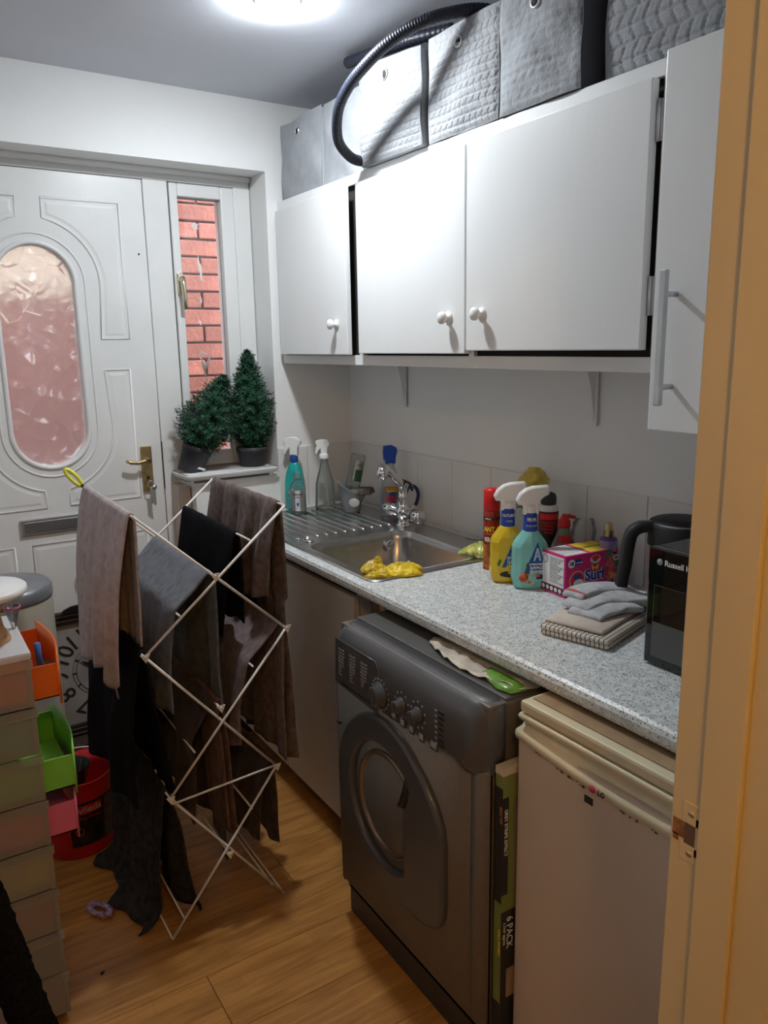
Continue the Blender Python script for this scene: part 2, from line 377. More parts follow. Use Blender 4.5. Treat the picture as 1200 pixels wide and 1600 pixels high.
# ---- outer frame of door and sidelight (trim) in end-wall coordinates
fr = MB()
FD0, FD1 = .135, .215   # depth of the frame
fr.box(-1.93, -.345, FD0, FD1, 2.128, 2.17, bev=.004)       # head
fr.box(-.755, -.665, FD0, FD1, .14, 2.128, bev=.004)        # mullion between door and sidelight
fr.box(-1.60, -1.525, FD0, FD1, .14, 2.128, bev=.004)
fr.box(-.412, -.345, FD0, FD1, 1.04, 2.128, bev=.004)
fr.box(-.665, -.412, FD0, FD1, 1.045, 1.088, bev=.004)
fr.box(-1.93, -1.60, FD0+.01, FD1, .14, 2.128)
st('trim_3', fr, W['gloss'], rz=FWROT)
cv = MB(); cv.tube([(-1.9, .125, 2.16), (-1.2, .125, 2.160), (-.35, .125, 2.160)], .012, 8); cv.build('cover_bead', W['gloss'], bpy.data.objects['trim_3'])
# sidelight
win = thing('window_1', None, None, (0,0,0), FWROT, kind='structure')
wb = MB(); x0, x1, z0, z1 = -.662, -.415, 1.092, 2.124
wb.box(x0, x0+.03, .128, .195, z0, z1, bev=.005); wb.box(x1-.052, x1, .128, .195, z0, z1, bev=.005)
wb.box(x0+.03, x1-.052, .128, .195, z1-.045, z1, bev=.005); wb.box(x0+.03, x1-.052, .128, .195, z0, z0+.055, bev=.005)
wb.build('window_sash', W['gloss'], win)
MB().box(x0+.03, x1-.052, .158, .164, z0+.055, z1-.045).build('pane', W['glass'], win)
gk = MB()
for (a,b,c,d) in ((x0+.03,x0+.033,z0+.055,z1-.045),(x1-.055,x1-.052,z0+.055,z1-.045)): gk.box(a,b,.150,.158,c,d)
gk.box(x0+.03,x1-.052,.150,.158,z1-.049,z1-.045); gk.build('gasket', W['text_g'], win)
h = MB(); h.box(-.655, -.633, .116, .128, 1.735, 1.812, bev=.004); h.lathe([(.010,0),(.012,.006),(.009,.02)], (-.644,0,0), mat=Matrix.Translation((0,.118,1.79))@Matrix.Rotation(PI/2,4,'X'))
h.tube([(-.644,.10,1.795),(-.644,.094,1.77),(-.642,.092,1.72),(-.641,.098,1.683)], .008, 10, rad=[.009,.010,.008,.009]); h.build('window_handle', pm('pale_gold_metal',(.70,.64,.48),.25,.9,var=.05), win)
# white paint smears on the outside of the pane
smm = pm('dried_white_smear', (.85,.80,.79), .8, var=0)
for cx, cz, hx, hz, sd in ((-.548,1.83,.006,.045,1),(-.556,1.985,.012,.012,5),(-.552,1.72,.003,.014,2),(-.561,1.635,.004,.01,6)):
    s_ = MB(); ring=[(cx+hx*cos(a)*(1+.4*sin(3*a+sd))-.12*hz*sin(a), .1662, cz+hz*sin(a)*(1+.2*sin(5*a+sd))) for a in [2*PI*i/22 for i in range(22)]]
    s_.poly(ring, .0006, (0,1,0)); s_.build('paint_smear', smm, win)
ring=[]; inner=[]
for i in range(26):
    a = 2*PI*i/26; k2 = 1+.18*sin(3*a+1)+.12*sin(7*a); dn = 1.7 if sin(a) < -.6 else 1
    ring.append((.019*cos(a)*k2*(.5 if dn>1 else 1), .030*sin(a)*k2*dn)); inner.append((.012*cos(a)*k2*(.5 if dn>1 else 1), .019*sin(a)*k2+.003))
shape2d('paint_smear', [ring, inner], .0006, smm, win, frame((-.552,.1665,1.497),(1,0,0),(0,0,1)))
st2 = MB(); st2.box(-.5515,-.5495,.1655,.1661,1.20,1.452); st2.build('paint_smear', smm, win)
# reveal ledge
st('trim_4', MB().box(-.70, -.340, -.012, .135, 1.038, 1.052, bev=.004), W['gloss'], rz=FWROT)
bgb = thing('cover_board', 'bare beige board closing the reveal under the left end of the white tray', 'board', (-.72,.02,.70))
bgb.rotation_euler = (0,0,FWROT)
MB().box(-.008,.030,.0,.115,.0,.338, bev=.002).build('board', W['beige'], bgb); MB().box(-.012,-.008,.01,.10,.22,.335,bev=.001).build('paper_flap', W['beige'], bgb)

# ---- back door
door = thing('door_1', None, None, (0,0,0), FWROT, kind='structure')
DX0, DX1, DZ0, DZ1 = -1.521, -.759, .150, 2.123; DC = -1.14
def stadium(cx, z0, z1, r, n=14, r2=None):
    r2 = r2 or r
    return [(cx+r*cos(a), z1-r+r*sin(a)) for a in [PI*i/n for i in range(n+1)]]+[(cx+r2*cos(a), z0+r2+r2*sin(a)) for a in [PI+PI*i/n for i in range(n+1)]]
FXZ = frame((0,.160,0),(1,0,0),(0,0,1))
ov = stadium(DC, 1.145, 1.888, .122)
shape2d('door_slab', [[(DX0,DZ0),(DX1,DZ0),(DX1,DZ1),(DX0,DZ1)], ov], .044, W['gloss'], door, FXZ, .002)
shape2d('pane', [stadium(DC, 1.140, 1.893, .127)], .008, W['frost'], door, frame((0,.162,0),(1,0,0),(0,0,1)))
b = MB(); b.tube([(p[0],.139,p[1]) for p in stadium(DC,1.138,1.895,.129,20)], .0085, 8, closed=True); b.build('glazing_bead', W['gloss'], door)
b = MB(); b.tube([(p[0],.1375,p[1]) for p in stadium(DC,1.108,1.925,.159,20)], .0035, 8, closed=True); b.build('moulding', W['gloss'], door)
zT, zB, R_ = 1.766, 1.267, .212
def arc(cz, a0, a1, n=10, R=R_): return [(R*cos(a), cz+R*sin(a)) for a in [math.radians(a0+(a1-a0)*i/n) for i in range(n+1)]]
pan = [[(.295,2.038),(.295,1.578),(.200,1.578)]+arc(zT,0,79)+[(.040,2.038)],
       [(.289,1.470),(.289,1.000),(.040,1.000)]+arc(zB,-79,0)+[(.200,1.470)]]
def inset(poly, d):
    cx = sum(p[0] for p in poly)/len(poly); cz = sum(p[1] for p in poly)/len(poly); out=[]
    n=len(poly)
    for i in range(n):
        p0,p1,p2=[Vector(poly[(i+k)%n]) for k in (-1,0,1)]
        e1=(p1-p0).normalized(); e2=(p2-p1).normalized(); n1=Vector((-e1.y,e1.x)); n2=Vector((-e2.y,e2.x))
        bis=(n1+n2); bis=bis/max(bis.length_squared/2,.3)
        out.append(tuple(p1+bis*d))
    return out
def area(p): return sum(p[i][0]*p[(i+1)%len(p)][1]-p[(i+1)%len(p)][0]*p[i][1] for i in range(len(p)))/2
def door_panel(pl):
    if area(pl) < 0: pl = pl[::-1]
    b = MB(); b.tube([(q[0],.1385,q[1]) for q in pl], .0045, 6, closed=True)
    i1 = inset(pl,.010); i2 = inset(pl,.020); i3 = inset(pl,.022)
    b.loft([[(q[0],.1383,q[1]) for q in i1],[(q[0],.1362,q[1]) for q in i2],[(q[0],.1362,q[1]) for q in i3]], False, True, smooth=False)
    b.build('door_panel', W['gloss'], door)
for pl in pan:
    for s in (1,-1): door_panel([(DC+s*p[0], p[1]) for p in pl])
for x0, x1 in ((-1.245,-1.035),(-1.445,-1.30),(-.98,-.835)):
    door_panel([(x0,.36),(x1,.36),(x1,.872),(x0,.872)])
b = MB(); b.box(-1.275,-1.068,.128,.139,.908,.968,bev=.004); lb = b.build('letter_plate', W['zinc'], door)
MB().box(-1.262,-1.081,.1255,.1285,.920,.956,bev=.002).build('letter_flap', pm('dull_flap',(.40,.41,.43),.35,.9), lb)
b = MB(); b.box(-.838,-.798,.128,.138,1.018,1.188,bev=.003); hp = b.build('handle_plate', W['brass'], door)
b = MB(); b.lathe([(.010,0),(.010,.02),(.009,.028)], mat=Matrix.Translation((-.818,.131,1.135))@Matrix.Rotation(PI/2,4,'X'))
b.tube([(-.818,.104,1.135),(-.835,.100,1.137),(-.86,.098,1.132),(-.885,.098,1.135),(-.902,.099,1.143)], .007, 8, rad=[.009,.008,.007,.007,.006]); b.build('lever', W['brass'], hp)
b = MB(); b.lathe([(.007,0),(.006,.004)], mat=Matrix.Translation((-.818,.129,1.070))@Matrix.Rotation(PI/2,4,'X')); b.build('keyhole', W['void'], hp)
b = MB(); b.box(-.819,-.817,.105,.128,1.055,1.066); b.tube([(-.818+.011*cos(a),.104,1.048+.013*sin(a)) for a in [2*PI*i/12 for i in range(12)]], .0018, 6, closed=True)
b.box(-.822,-.812,.101,.104,.975,1.036,bev=.001); b.box(-.812,-.803,.100,.102,.968,1.030,bev=.001); b.lathe([(.009,0),(.009,.002)], mat=Matrix.Translation((-.806,.102,1.036))@Matrix.Rotation(PI/2,4,'X')); b.build('keys', W['zinc'], hp)
MB().lathe([(.004,0),(.003,.002)], mat=Matrix.Translation((-.785,.139,1.872))@Matrix.Rotation(PI/2,4,'X')).build('spy_hole', W['void'], door)
MB().box(-.7575,-.7552,.130,.1345,1.02,1.20).build('weather_seal', W['void'], door)

# ---- outside: brick wall of the neighbouring house
ow = tag(MB().box(-4.5,3.0,.735,1.0,-.3,2.85).build('wall_outside', W['mortar']), kind='structure')
LX = -.80; rows = 25; nb = 12; bp_ = None
for r_ in range(rows):
    for c_ in range(nb):
        x = -1.95+.225*c_+(.1125 if r_%2 else 0)+.035; z = .82+.075*r_
        if z > 1.76 and z < 2.06 and x < LX: continue
        if bp_ is None: bp_ = MB().box(0,.215,-.012,.05,0,.065,bev=.003,seg=1).build('brick', W['brick'], ow); o = bp_
        else: o = copyobj(bp_)
        o.location = (x, .735+random.uniform(-.002,.002), z)
for sx in (-1.92, -1.36):
    MB().box(sx, sx+.55, .712, .80, 1.765, 2.055, bev=.006).build('stone_lintel', pm('cream_lintel',(.78,.68,.52),.9,var=.08), ow)
st('ground_outside', MB().box(-4.5,3.0,.28,1.0,-.2,-.02), W['mortar'])

# ------------------------------------------------------------------ lights
lt = thing('ceiling_light', 'glowing round white downlight set in the ceiling near the boxes', 'lamp', (BULB[0],BULB[1],ZC), world=True)
em = bpy.data.materials.new('lit_diffuser'); em.use_nodes = True; p = em.node_tree.nodes['Principled BSDF']; p.inputs['Emission Color'].default_value = BULB_C+(1,); p.inputs['Emission Strength'].default_value = BULB_E
MB().lathe([(BULB_R*.9,0),(BULB_R,-.012),(BULB_R*.95,-.010),(BULB_R*.75,-.013),(BULB_R*.4,-.015),(.0001,-.0155)], (BULB[0],BULB[1],ZC-.008), n=28).build('diffuser', em, lt)
MB().lathe([(BULB_R*.9,-.006),(BULB_R+.003,-.011),(BULB_R+.009,-.008),(BULB_R+.014,0)], (BULB[0],BULB[1],ZC), n=32, cap0=False, cap1=False).build('bezel', W['wplastic'], lt)
lt2 = thing('hall_lamp', 'warm glowing globe lamp on the hall ceiling behind the doorway', 'lamp', (HALL[0],HALL[1],2.43), world=True)
em2 = bpy.data.materials.new('lit_warm_globe'); em2.use_nodes = True; p = em2.node_tree.nodes['Principled BSDF']; p.inputs['Emission Color'].default_value = HALL_C+(1,); p.inputs['Emission Strength'].default_value = HALL_E
MB().lathe([(HALL_R*sin(a)+.0001, -HALL_R*cos(a)) for a in [PI*i/12 for i in range(0,12)]], HALL, n=20).build('globe', em2, lt2)
MB().lathe([(.05,0),(.05,-.02),(.012,-.03),(.012,-.16)], (HALL[0],HALL[1],2.43)).build('lamp_holder', W['wplastic'], lt2)

# ------------------------------------------------------------------ WORKTOP, SINK, BASE UNIT
wk = thing('worktop', 'grey speckled laminate worktop running along the sink wall', 'worktop', (-.3,-1.17,.8745), world=True)
hole = [(p[0],p[1]) for p in rrect(.235,.47,.03,0,-.318,-.575)]
prof = [(-.004,.8745),(-.590,.8745),(-.598,.879),(-.602,.888),(-.602,.900),(-.598,.9085),(-.590,.9125)]
# three blocks: two solid ends plus strips either side of the sink cut-out share one mesh
b = MB()
def wseg(y0, y1): b.loft([[(x, yy, z) for x, z in prof+[(-.009,.9125)]] for yy in (y0, y1)], smooth=False)
wseg(-.016, -.105); wseg(-1.045, YN+.003)
b.loft([[(x, yy, z) for x, z in prof[1:]+[(-.553,.9125),(-.553,.8745)]] for yy in (-.105,-1.045)], smooth=False)
b.box(-.083,-.009,-1.045,-.105,.8745,.9125)
b.build('worktop_slab', W['worktop'], wk)
sk = thing('sink', 'stainless steel inset sink with ribbed drainer beside the corner', 'sink', (-.31,-.6,.9125), world=True)
b = MB(); N = 6
out = lambda z, e=0: rrect(.258+e, .502+e, .035, z, -.312, -.588, N)
bc = (-.345,-.835)
def bowl(hx, hy, r, z): return rrect(hx, hy, r, z, bc[0], bc[1], N)
b.loft([out(.9132,.002), out(.9165,.0), out(.9172,-.008), out(.9155,-.014)], False, False)
# deck between outer rim and bowl
rings = [out(.9155,-.014), bowl(.192,.222,.06,.9155), bowl(.186,.216,.058,.912), bowl(.181,.211,.056,.890), bowl(.168,.198,.055,.775), bowl(.150,.18,.05,.762), bowl(.02,.02,.019,.757)]
b.loft(rings[:2], False, False, smooth=False); b.loft(rings[1:], False, True)
b.build('basin', W['steel'], sk)
rb = None
for i in range(11):
    x = -.520+.036*i
    if rb is None: rb = MB().tube([(x,-.145,.9158),(x,-.15,.9175),(x,-.52,.9172),(x,-.54,.9158)], .0032, 6).build('drainer_rib', W['steelrib'], sk); x00 = x; o = rb
    else: o = copyobj(rb); o.location = (x-x00,0,0)
b = MB(); b.tube([(-.50+.016*cos(a),-.572+.022*sin(a),.9175) for a in [2*PI*i/16 for i in range(16)]], .002, 6, closed=True); b.lathe([(.012,0),(.010,.002)], (-.50,-.572,.9155)); b.build('tap_hole_cap', W['steelrib'], sk)
b = MB(); b.lathe([(.036,0),(.036,.003),(.030,.003)], (-.32,-.86,.757), 24); b.mi = 1; b.lathe([(.029,0),(.029,.0042)], (-.32,-.86,.757), 24); b.build('waste', [W['chrome'], W['void']], sk)
mt = Matrix.Translation((-.225,-.637,.872))@Matrix.Rotation(PI/2,4,'X')
b = MB(); b.lathe([(.018,0),(.0165,.004),(.013,.003)], mat=mt); b.mi = 1; b.lathe([(.013,.0005),(.013,.0022)], mat=mt); b.mi = 0
for a in range(4): b.box(-.0015,.0015,0,.012,.003,.005, mat=mt@Matrix.Rotation(PI/2*a+.6,4,'Z'))
b.build('overflow', [W['chrome'], W['void']], sk)
# mixer tap
tx, ty = -.128, -.575
tp_ = thing('mixer_tap', 'chrome mixer tap with two lever barrels behind the sink bowl', 'tap', (tx,ty,.9155), world=True)
b = MB(); b.lathe([(.026,0),(.026,.006),(.019,.012),(.017,.03),(.025,.034),(.025,.062),(.018,.068),(.0155,.100),(.018,.103),(.018,.109),(.0155,.112),(.0155,.132),(.019,.138),(.018,.150),(.008,.157)], (tx,ty,.9155), 24); b.build('tap_body', W['chrome'], tp_)
for s in (1,-1):
    m_ = Matrix.Translation((tx,ty+s*.016,.9155+.047))@Matrix.Rotation(-s*PI/2,4,'X')
    b = MB(); b.lathe([(.016,0),(.016,.038),(.0225,.041),(.0225,.090),(.020,.097),(.004,.099)], mat=m_, n=20); q = b.build('tap_handle', W['chrome'], tp_)
    b = MB(); b.lathe([(.0227,0),(.0227,.002)], mat=m_@Matrix.Translation((0,0,.052)), n=20); b.build('collar_ring', W['void'], q)
b = MB(); c0 = Vector((tx,ty,1.058)); e = Vector((-.272,-.680,1.140))
b.tube([c0+Vector((.008,-.004,-.004)), c0+Vector((-.01,-.008,.008)), c0.lerp(e,.5)+Vector((0,0,.008)), e+Vector((.014,.010,.002)), e+Vector((-.002,-.002,.002)), e+Vector((-.010,-.008,-.006)), e+Vector((-.010,-.008,-.026))], .012, 14, rad=[.012,.014,.0125,.015,.020,.020,.015]); b.build('spout', W['chrome'], tp_)
b = MB(); b.tube([c0+Vector((.02,-.03,-.014)), c0+Vector((.012,-.026,.012)), c0+Vector((-.006,-.01,.022)), c0+Vector((-.02,.006,.016))], .005, 8); b.build('spout_clip', W['black'], tp_)
# base unit
bu = thing('base_unit', 'pale sink base unit with one plain door beside the washing machine', 'cabinet', (-.3,-.5,0), world=True)
b = MB(); b.box(-.55,-.03,-.985,-.968,.10,.872); b.box(-.55,-.03,-.040,-.022,.10,.872); b.box(-.55,-.03,-.968,-.04,.10,.118); b.box(-.55,-.53,-.968,-.04,.855,.872); b.box(-.04,-.03,-.968,-.04,.118,.855); b.build('carcass', W['cabwarm'], bu)
MB().box(-.572,-.553,-.985,-.49,.085,.845,bev=.0015).build('cabinet_door', W['cabwarm'], bu); MB().box(-.572,-.553,-.486,-.03,.085,.845,bev=.0015).build('cabinet_door', W['cabwarm'], bu)
MB().box(-.50,-.485,-.985,-.03,0,.10).build('plinth', pm('brown_plinth',(.20,.11,.06),.6), bu)
pv = thing('waste_pipe', 'off-white waste pipe stub in the gap beside the base unit', 'pipe', (-.45,-1.05,.2), world=True)
b = MB(); b.tube([(-.42,-1.04,.25),(-.42,-1.04,.79),(-.44,-1.05,.82),(-.50,-1.06,.83)], .020, 12); b.lathe([(.028,0),(.028,.03)], (-.42,-1.04,.76)); b.build('pipe', pm('aged_white_pvc',(.55,.48,.40),.4), pv)

# ------------------------------------------------------------------ WASHING MACHINE
GM = pm('graphite_metal', (.165,.14,.115), .5, .2, var=.05, nscale=60, spec=.5)
GP = pm('graphite_plastic', (.080,.079,.083), .34, .0, var=.03, coat=.3)
wm = thing('washing_machine', 'graphite grey front-loading washing machine with round door', 'washing machine', (-.42,-1.4365,0), world=True)
Y0, Y1 = -1.139, -1.734
b = MB(); b.box(-.700,-.13,Y1,Y0,.07,.846,bev=.006)
b.loft([[(x,yy,z) for x,z in ((-.69,.095),(-.712,.097),(-.716,.11),(-.718,.40),(-.716,.700),(-.70,.706),(-.69,.706))] for yy in (Y0,Y0-.004)], smooth=False)
b.loft([[(x,yy,z) for x,z in ((-.69,.095),(-.708,.097),(-.716,.11),(-.718,.40),(-.716,.700),(-.70,.706),(-.69,.706))] for yy in (Y0-.004,Y1+.035)], smooth=True)
b.loft([[(-.69,.0,.0)]*0 or [(x,yy,z) for x,z in ((-.69,.095),(-.708-.0,.097),(-.716,.11),(-.718,.40),(-.716,.700),(-.70,.706),(-.69,.706))] for yy in (Y1+.035,Y1+.012)]+[[(x,Y1,z) for x,z in ((-.69,.095),(-.695,.097),(-.698,.11),(-.699,.40),(-.698,.700),(-.695,.706),(-.69,.706))]], smooth=True)
b.build('body', GM, wm)
b = MB(); b.box(-.700,-.16,Y1+.01,Y0-.01,.0,.094,bev=.004); b.build('kick_panel', pm('dark_kick_panel',(.05,.045,.042),.45), wm)
# top
b = MB(); b.box(-.655,-.13,Y1+.004,Y0-.004,.842,.852,bev=.004); b.build('top', pm('graphite_top',(.10,.10,.095),.35,var=.05), wm)
# control fascia: rounded section with rounded ends
def fsec(yy, k, zl):
    pr = [(-.66,.851),(-.685,.849),(-.705,.842),(-.720,.828),(-.729,.805),(-.733,.775),(-.733,.745),(-.729,.715),(-.722,zl+.004),(-.712,zl),(-.66,zl)]
    return [(-.66+(x+.66)*k, yy, .79+(z-.79)*(1-(1-k)*.25) if z > .79 else z) for x, z in pr]
b = MB(); rr = []
for i in range(25):
    t_ = i/24; yy = Y0+.004+(Y1-Y0-.008)*t_
    e_ = min(t_, 1-t_)*.59; k_ = 1-.55*max(0,1-e_/.045)**2.5
    zl = .690 + .014*abs(t_-.45)*2 - (.012 if t_>.9 else 0)
    rr.append(fsec(yy, k_, zl))
b.loft(rr); fa = b.build('control_panel', GP, wm)
# drawer label panel and recess
XF = -.7342
dr = shape2d('detergent_drawer', [[(0,0),(.205,-.008),(.205,.100),(.190,.118),(.0,.118)]], .003, GP, wm, frame((-.7325,-1.165,.700),(0,-1,0),(.03,0,1)), .001)
MB().box(-.7345,-.728,-1.335,-1.195,.703,.712,bev=.002).build('drawer_grip', W['void'], dr)
for c_ in range(3):
    for r_ in range(9 if c_<2 else 8):
        text(('Cotton 90','Cotton 60','Cotton 40','Mixed 30','Wool 30','Rapid 20','Rinse','Spin','Drain')[r_], .0068, W['text_g'], frame((XF,-1.185-.055*c_,.795-.0085*r_),(0,-1,0),(.03,0,1)), dr)
def knob(yc, zc, r, name):
    m_ = frame((-.7335,yc,zc),(0,-1,0),(0,0,1))@Matrix.Rotation(PI,4,'Y')@Matrix.Rotation(PI,4,'Y')
    b = MB(); b.lathe([(r,0),(r*.97,.005),(r*.74,.007),(r*.70,.020),(r*.5,.022),(.0001,.022)], mat=m_, n=24); b.box(-r*.16,r*.16,-r*.72,r*.72,.018,.027,bev=.002,mat=m_@Matrix.Rotation(.2,4,'Z'))
    return b.build(name, pm('knob_plastic',(.07,.072,.08),.3,var=0), wm)
kb = knob(-1.382,.747,.030,'programme_dial')
b = MB()
for i in range(18):
    a = 2*PI*i/18; b.box(-.7345,-.7335,-1.382+.036*cos(a)-.0018,-1.382+.036*cos(a)+.0018,.747+.037*sin(a)-.002,.747+.037*sin(a)+.002)
for (yc,zc) in ((-1.473,.757),(-1.537,.760)):
    for i in range(10):
        a = 2*PI*i/10+.3; b.box(-.7345,-.7335,yc+.027*cos(a)-.002,yc+.027*cos(a)+.002,zc+.03*sin(a)-.002,zc+.03*sin(a)+.002)
for i in range(7):
    b.box(-.7345,-.7335,-1.606,-1.600,.795-.0125*i,.799-.0125*i)
b.build('dial_marks', W['text_g'], fa)['kind'] = 'stuff'
knob(-1.473,.757,.018,'temperature_dial'); knob(-1.537,.760,.018,'spin_dial')
for i, (yc,zc) in enumerate(((-1.437,.716),(-1.473,.712),(-1.508,.711),(-1.546,.709),(-1.592,.710))):
    w_ = .009 if i<4 else .0125
    b = MB(); b.box(-.7325,-.7285,yc-w_,yc+w_,zc-.010,zc+.011,bev=.001,mat=None); b.mi=1; b.box(-.7332,-.7324,yc-w_*.8,yc+w_*.8,zc-.004,zc+.009); b.build('button', [GP, W['text_g']], wm)
for i in range(7): MB().box(-.7335,-.731,-1.628,-1.610,.7935-.0125*i,.8005-.0125*i,bev=.001).build('indicator_light', W['mblack'], fa)
text('8kg', .020, W['text_w'], frame((-.7285,-1.663,.722),(0,-1,0),(.1,0,1)), fa); text('1400 SPIN', .006, W['text_g'], frame((-.727,-1.665,.711),(0,-1,0),(.1,0,1)), fa)
MB().lathe([(.008,0),(.008,.002)], mat=frame((-.7335,-1.362,.716),(0,0,1),(0,1,0)), n=16).build('logo_disc', W['text_g'], fa)
# door
YC, ZCd = -1.372, .462
ol = [(YC+.212*cos(a), ZCd+.212*sin(a)) for a in [math.radians(d) for d in range(-90-8, 0, 8)]] 
ol = [(-1.380+.207*cos(math.radians(d)), ZCd+.212*sin(math.radians(d))) for d in range(-84, 137, 8)]      # y grows to the left of the picture
ol += [(-1.545,.602),(-1.585,.560),(-1.608,.520),(-1.615,.480),(-1.615,.34),(-1.612,.305),(-1.600,.280),(-1.575,.262),(-1.54,.252),(-1.50,.249),(-1.45,.249),(-1.40,.2495)]
hl_ = []
for d in range(0, 360, 6):
    yy = -1.385+.160*cos(math.radians(d)); zz = .458+.166*sin(math.radians(d))
    if zz < .525 and yy < -1.478: yy = -1.478
    elif yy < -1.497: yy = -1.497
    hl_.append((yy, zz))
dp = shape2d('door', [[(-p[0],p[1]) for p in ol], [(-p[0],p[1]) for p in hl_]], .024, GP, wm, frame((-.724,0,0),(0,-1,0),(0,0,1)), .009)
b = MB(); m_ = frame((-.722,-1.385,.458),(0,-1,0),(0,0,1))
b.lathe([(.172,.008),(.166,-.004),(.150,-.010),(.136,-.008)], mat=m_, n=48, cap0=False, cap1=False); b.build('door_funnel', pm('smoked_funnel_plastic',(.035,.024,.018),.3,.0,var=0,coat=.2), wm)
b = MB(); b.lathe([(.136,-.010),(.134,.001),(.128,.005),(.121,.001),(.119,-.012)], mat=m_, n=48, cap0=False, cap1=False); b.build('door_ring', pm('bronze_ring_plastic',(.22,.16,.11),.16,.5,var=0,coat=.6), wm)
b = MB(); b.lathe([(.120,-.012),(.112,-.022),(.090,-.026),(.088,-.022),(.085,-.026),(.06,-.045),(.0001,-.058)], mat=m_, n=40, cap0=False); b.build('door_glass', pm('smoked_glass',(.014,.007,.005),.12,var=0,coat=.3,spec=.4), wm)
b = MB(); b.box(-.722,-.705,-1.497,-1.470,.31,.60); b.build('latch_recess', W['void'], wm)
b = MB(); b.tube([(-.732,-1.455,.50),(-.738,-1.478,.515),(-.733,-1.490,.555),(-.726,-1.485,.59)], .010, 10, rad=[.006,.011,.011,.006]); b.build('door_catch', W['black'], wm)
MB().box(-.733,-.727,-1.18,-1.165,.585,.592).build('door_seam', W['void'], dp)

# bag and leaf-print wrapper stuffed on top of the machine
pb = MB(); nx, ny = 10, 40; g = []
for j in range(ny+1):
    t_ = j/ny; yy = -1.40-.34*t_; row = []
    for i in range(nx+1):
        s_ = i/nx; xx = -.655+.055*sin(PI*min(1,t_*1.1))*0 + (-.0)+s_*.13 + .018*noise3(t_*9,1)
        xx = (-.600-.045*sin(PI*t_)**.7) + s_*.12
        row.append((xx, yy+.006*noise3(s_*6,t_*14), .856+.012*abs(noise3(s_*5,t_*11,2))*(1-s_*.5)))
    g.append(row)
pb.loft(g, closed=False); o = pb.build('crumpled_bag', pm('cream_plastic_bag',(.66,.60,.50),.35,var=.2,nscale=14,bump=.5,bscale=30), None, smooth=True)
tag(o, 'crumpled cream plastic bag squashed between washing machine top and worktop', 'bag')
md = o.modifiers.new('t','SOLIDIFY'); md.thickness = .001
lw = MB(); ring = [(-.585,-1.60),(-.615,-1.605),(-.632,-1.64),(-.645,-1.69),(-.638,-1.725),(-.60,-1.732),(-.585,-1.70)]
lw.loft([[(p[0],p[1],.8545) for p in ring],[(p[0],p[1],.8565) for p in ring],[(-.61+(p[0]+.61)*.6,-1.67+(p[1]+1.67)*.7,.863) for p in ring]]); tag(lw.build('green_wrapper', pm('green_leaf_print',(.16,.36,.05),.25,var=.25,nscale=30), None, smooth=True), 'folded green printed wrapper on the washing machine corner', 'packaging')

# ------------------------------------------------------------------ FLOORING PACKS between machine and fridge
pk = thing('flooring_pack', 'green and black carton of grey stripe tiles standing between washing machine and fridge', 'box', (-.5,-1.755,0), world=True)
PG = pm('olive_green_card',(.20,.24,.06),.55,var=.08); PK = pm('black_card',(.022,.02,.022),.5,var=.05)
b = MB(); b.box(-.688,-.20,-1.765,-1.742,0,.722,bev=.001); b.build('carton', [PG], pk)
b = MB(); b.box(-.7,-.2,-1.7655,-1.7415,.700,.724,bev=.001,mat=None); 
b.bm.free(); MB().box(-.6885,-.3,-1.7657,-1.7415,.708,.7235).build('carton_edge', pm('bare_card_edge',(.60,.50,.38),.7), pk)
MB().box(-.6887,-.6882,-1.7645,-1.7425,.42,.68).build('printed_panel', PK, pk); MB().box(-.6884,-.673,-1.7657,-1.7652,.44,.66).build('printed_panel', PK, pk)
MB().box(-.6884,-.56,-1.7657,-1.7652,.0,.40).build('printed_panel', PK, pk); MB().box(-.6887,-.6882,-1.7645,-1.7425,.0,.18).build('printed_panel', PK, pk)
fy = -1.7662
text('GREY STRIPE EFFECT', .0115, W['text_w'], frame((-.6835,fy,.635),(0,0,-1),(1,0,0)), pk)
text('6 PACK', .024, W['text_w'], frame((-.6735,fy,.385),(0,0,-1),(1,0,0)), pk, sx=.95); text('1.11m² approx', .009, W['text_w'], frame((-.6825,fy,.375),(0,0,-1),(1,0,0)), pk)
text('EASY FIT', .010, pm('orange_print',(.6,.2,.08),.5,var=0), frame((-.6891,-1.757,.64),(0,0,-1),(0,-1,0)), pk); text('WALL PANELS', .010, W['text_y'], frame((-.6891,-1.757,.36),(0,0,-1),(0,-1,0)), pk)
for z0, z1 in ((.555,.655),(.445,.545)): MB().box(-.660,-.63,-1.7660,-1.7655,z0,z1).build('photo_print', pm('grey_tile_print',(.30,.25,.21),.5,var=.3,nscale=30,stretch=(1,1,.1)), pk)
MB().box(-.673,-.63,-1.7662,-1.7658,.19,.26).build('photo_print', pm('room_photo_print',(.36,.28,.2),.5,var=.3), pk)

# ------------------------------------------------------------------ FRIDGE
fd = thing('fridge', 'cream-white under-counter fridge with full-width curved handle', 'fridge', (-.35,-2.02,0), world=True)
FW_ = pm('aged_white_enamel',(.58,.49,.40),.35,var=.04,nscale=4); FT = pm('yellowed_plastic',(.70,.62,.42),.35,var=.06,nscale=8)
FY0, FY1 = -1.772, -2.318
b = MB(); b.box(-.615,-.06,FY1,FY0,.03,.845,bev=.004); 
for yy in (FY0-.05, FY1+.05):
    for xx in (-.58,-.12): b.lathe([(.02,0),(.02,.035)], (xx,yy,0), 12)
b.build('cabinet_body', FW_, fd)
b = MB(); b.box(-.655,-.06,FY1,FY0,.843,.866,bev=.006); b.build('lid', FT, fd)
MB().box(-.632,-.1,FY1+.012,FY0-.012,.8665,.8685).build('lid_top', pm('brown_stained_top',(.40,.27,.15),.5,var=.2), fd)
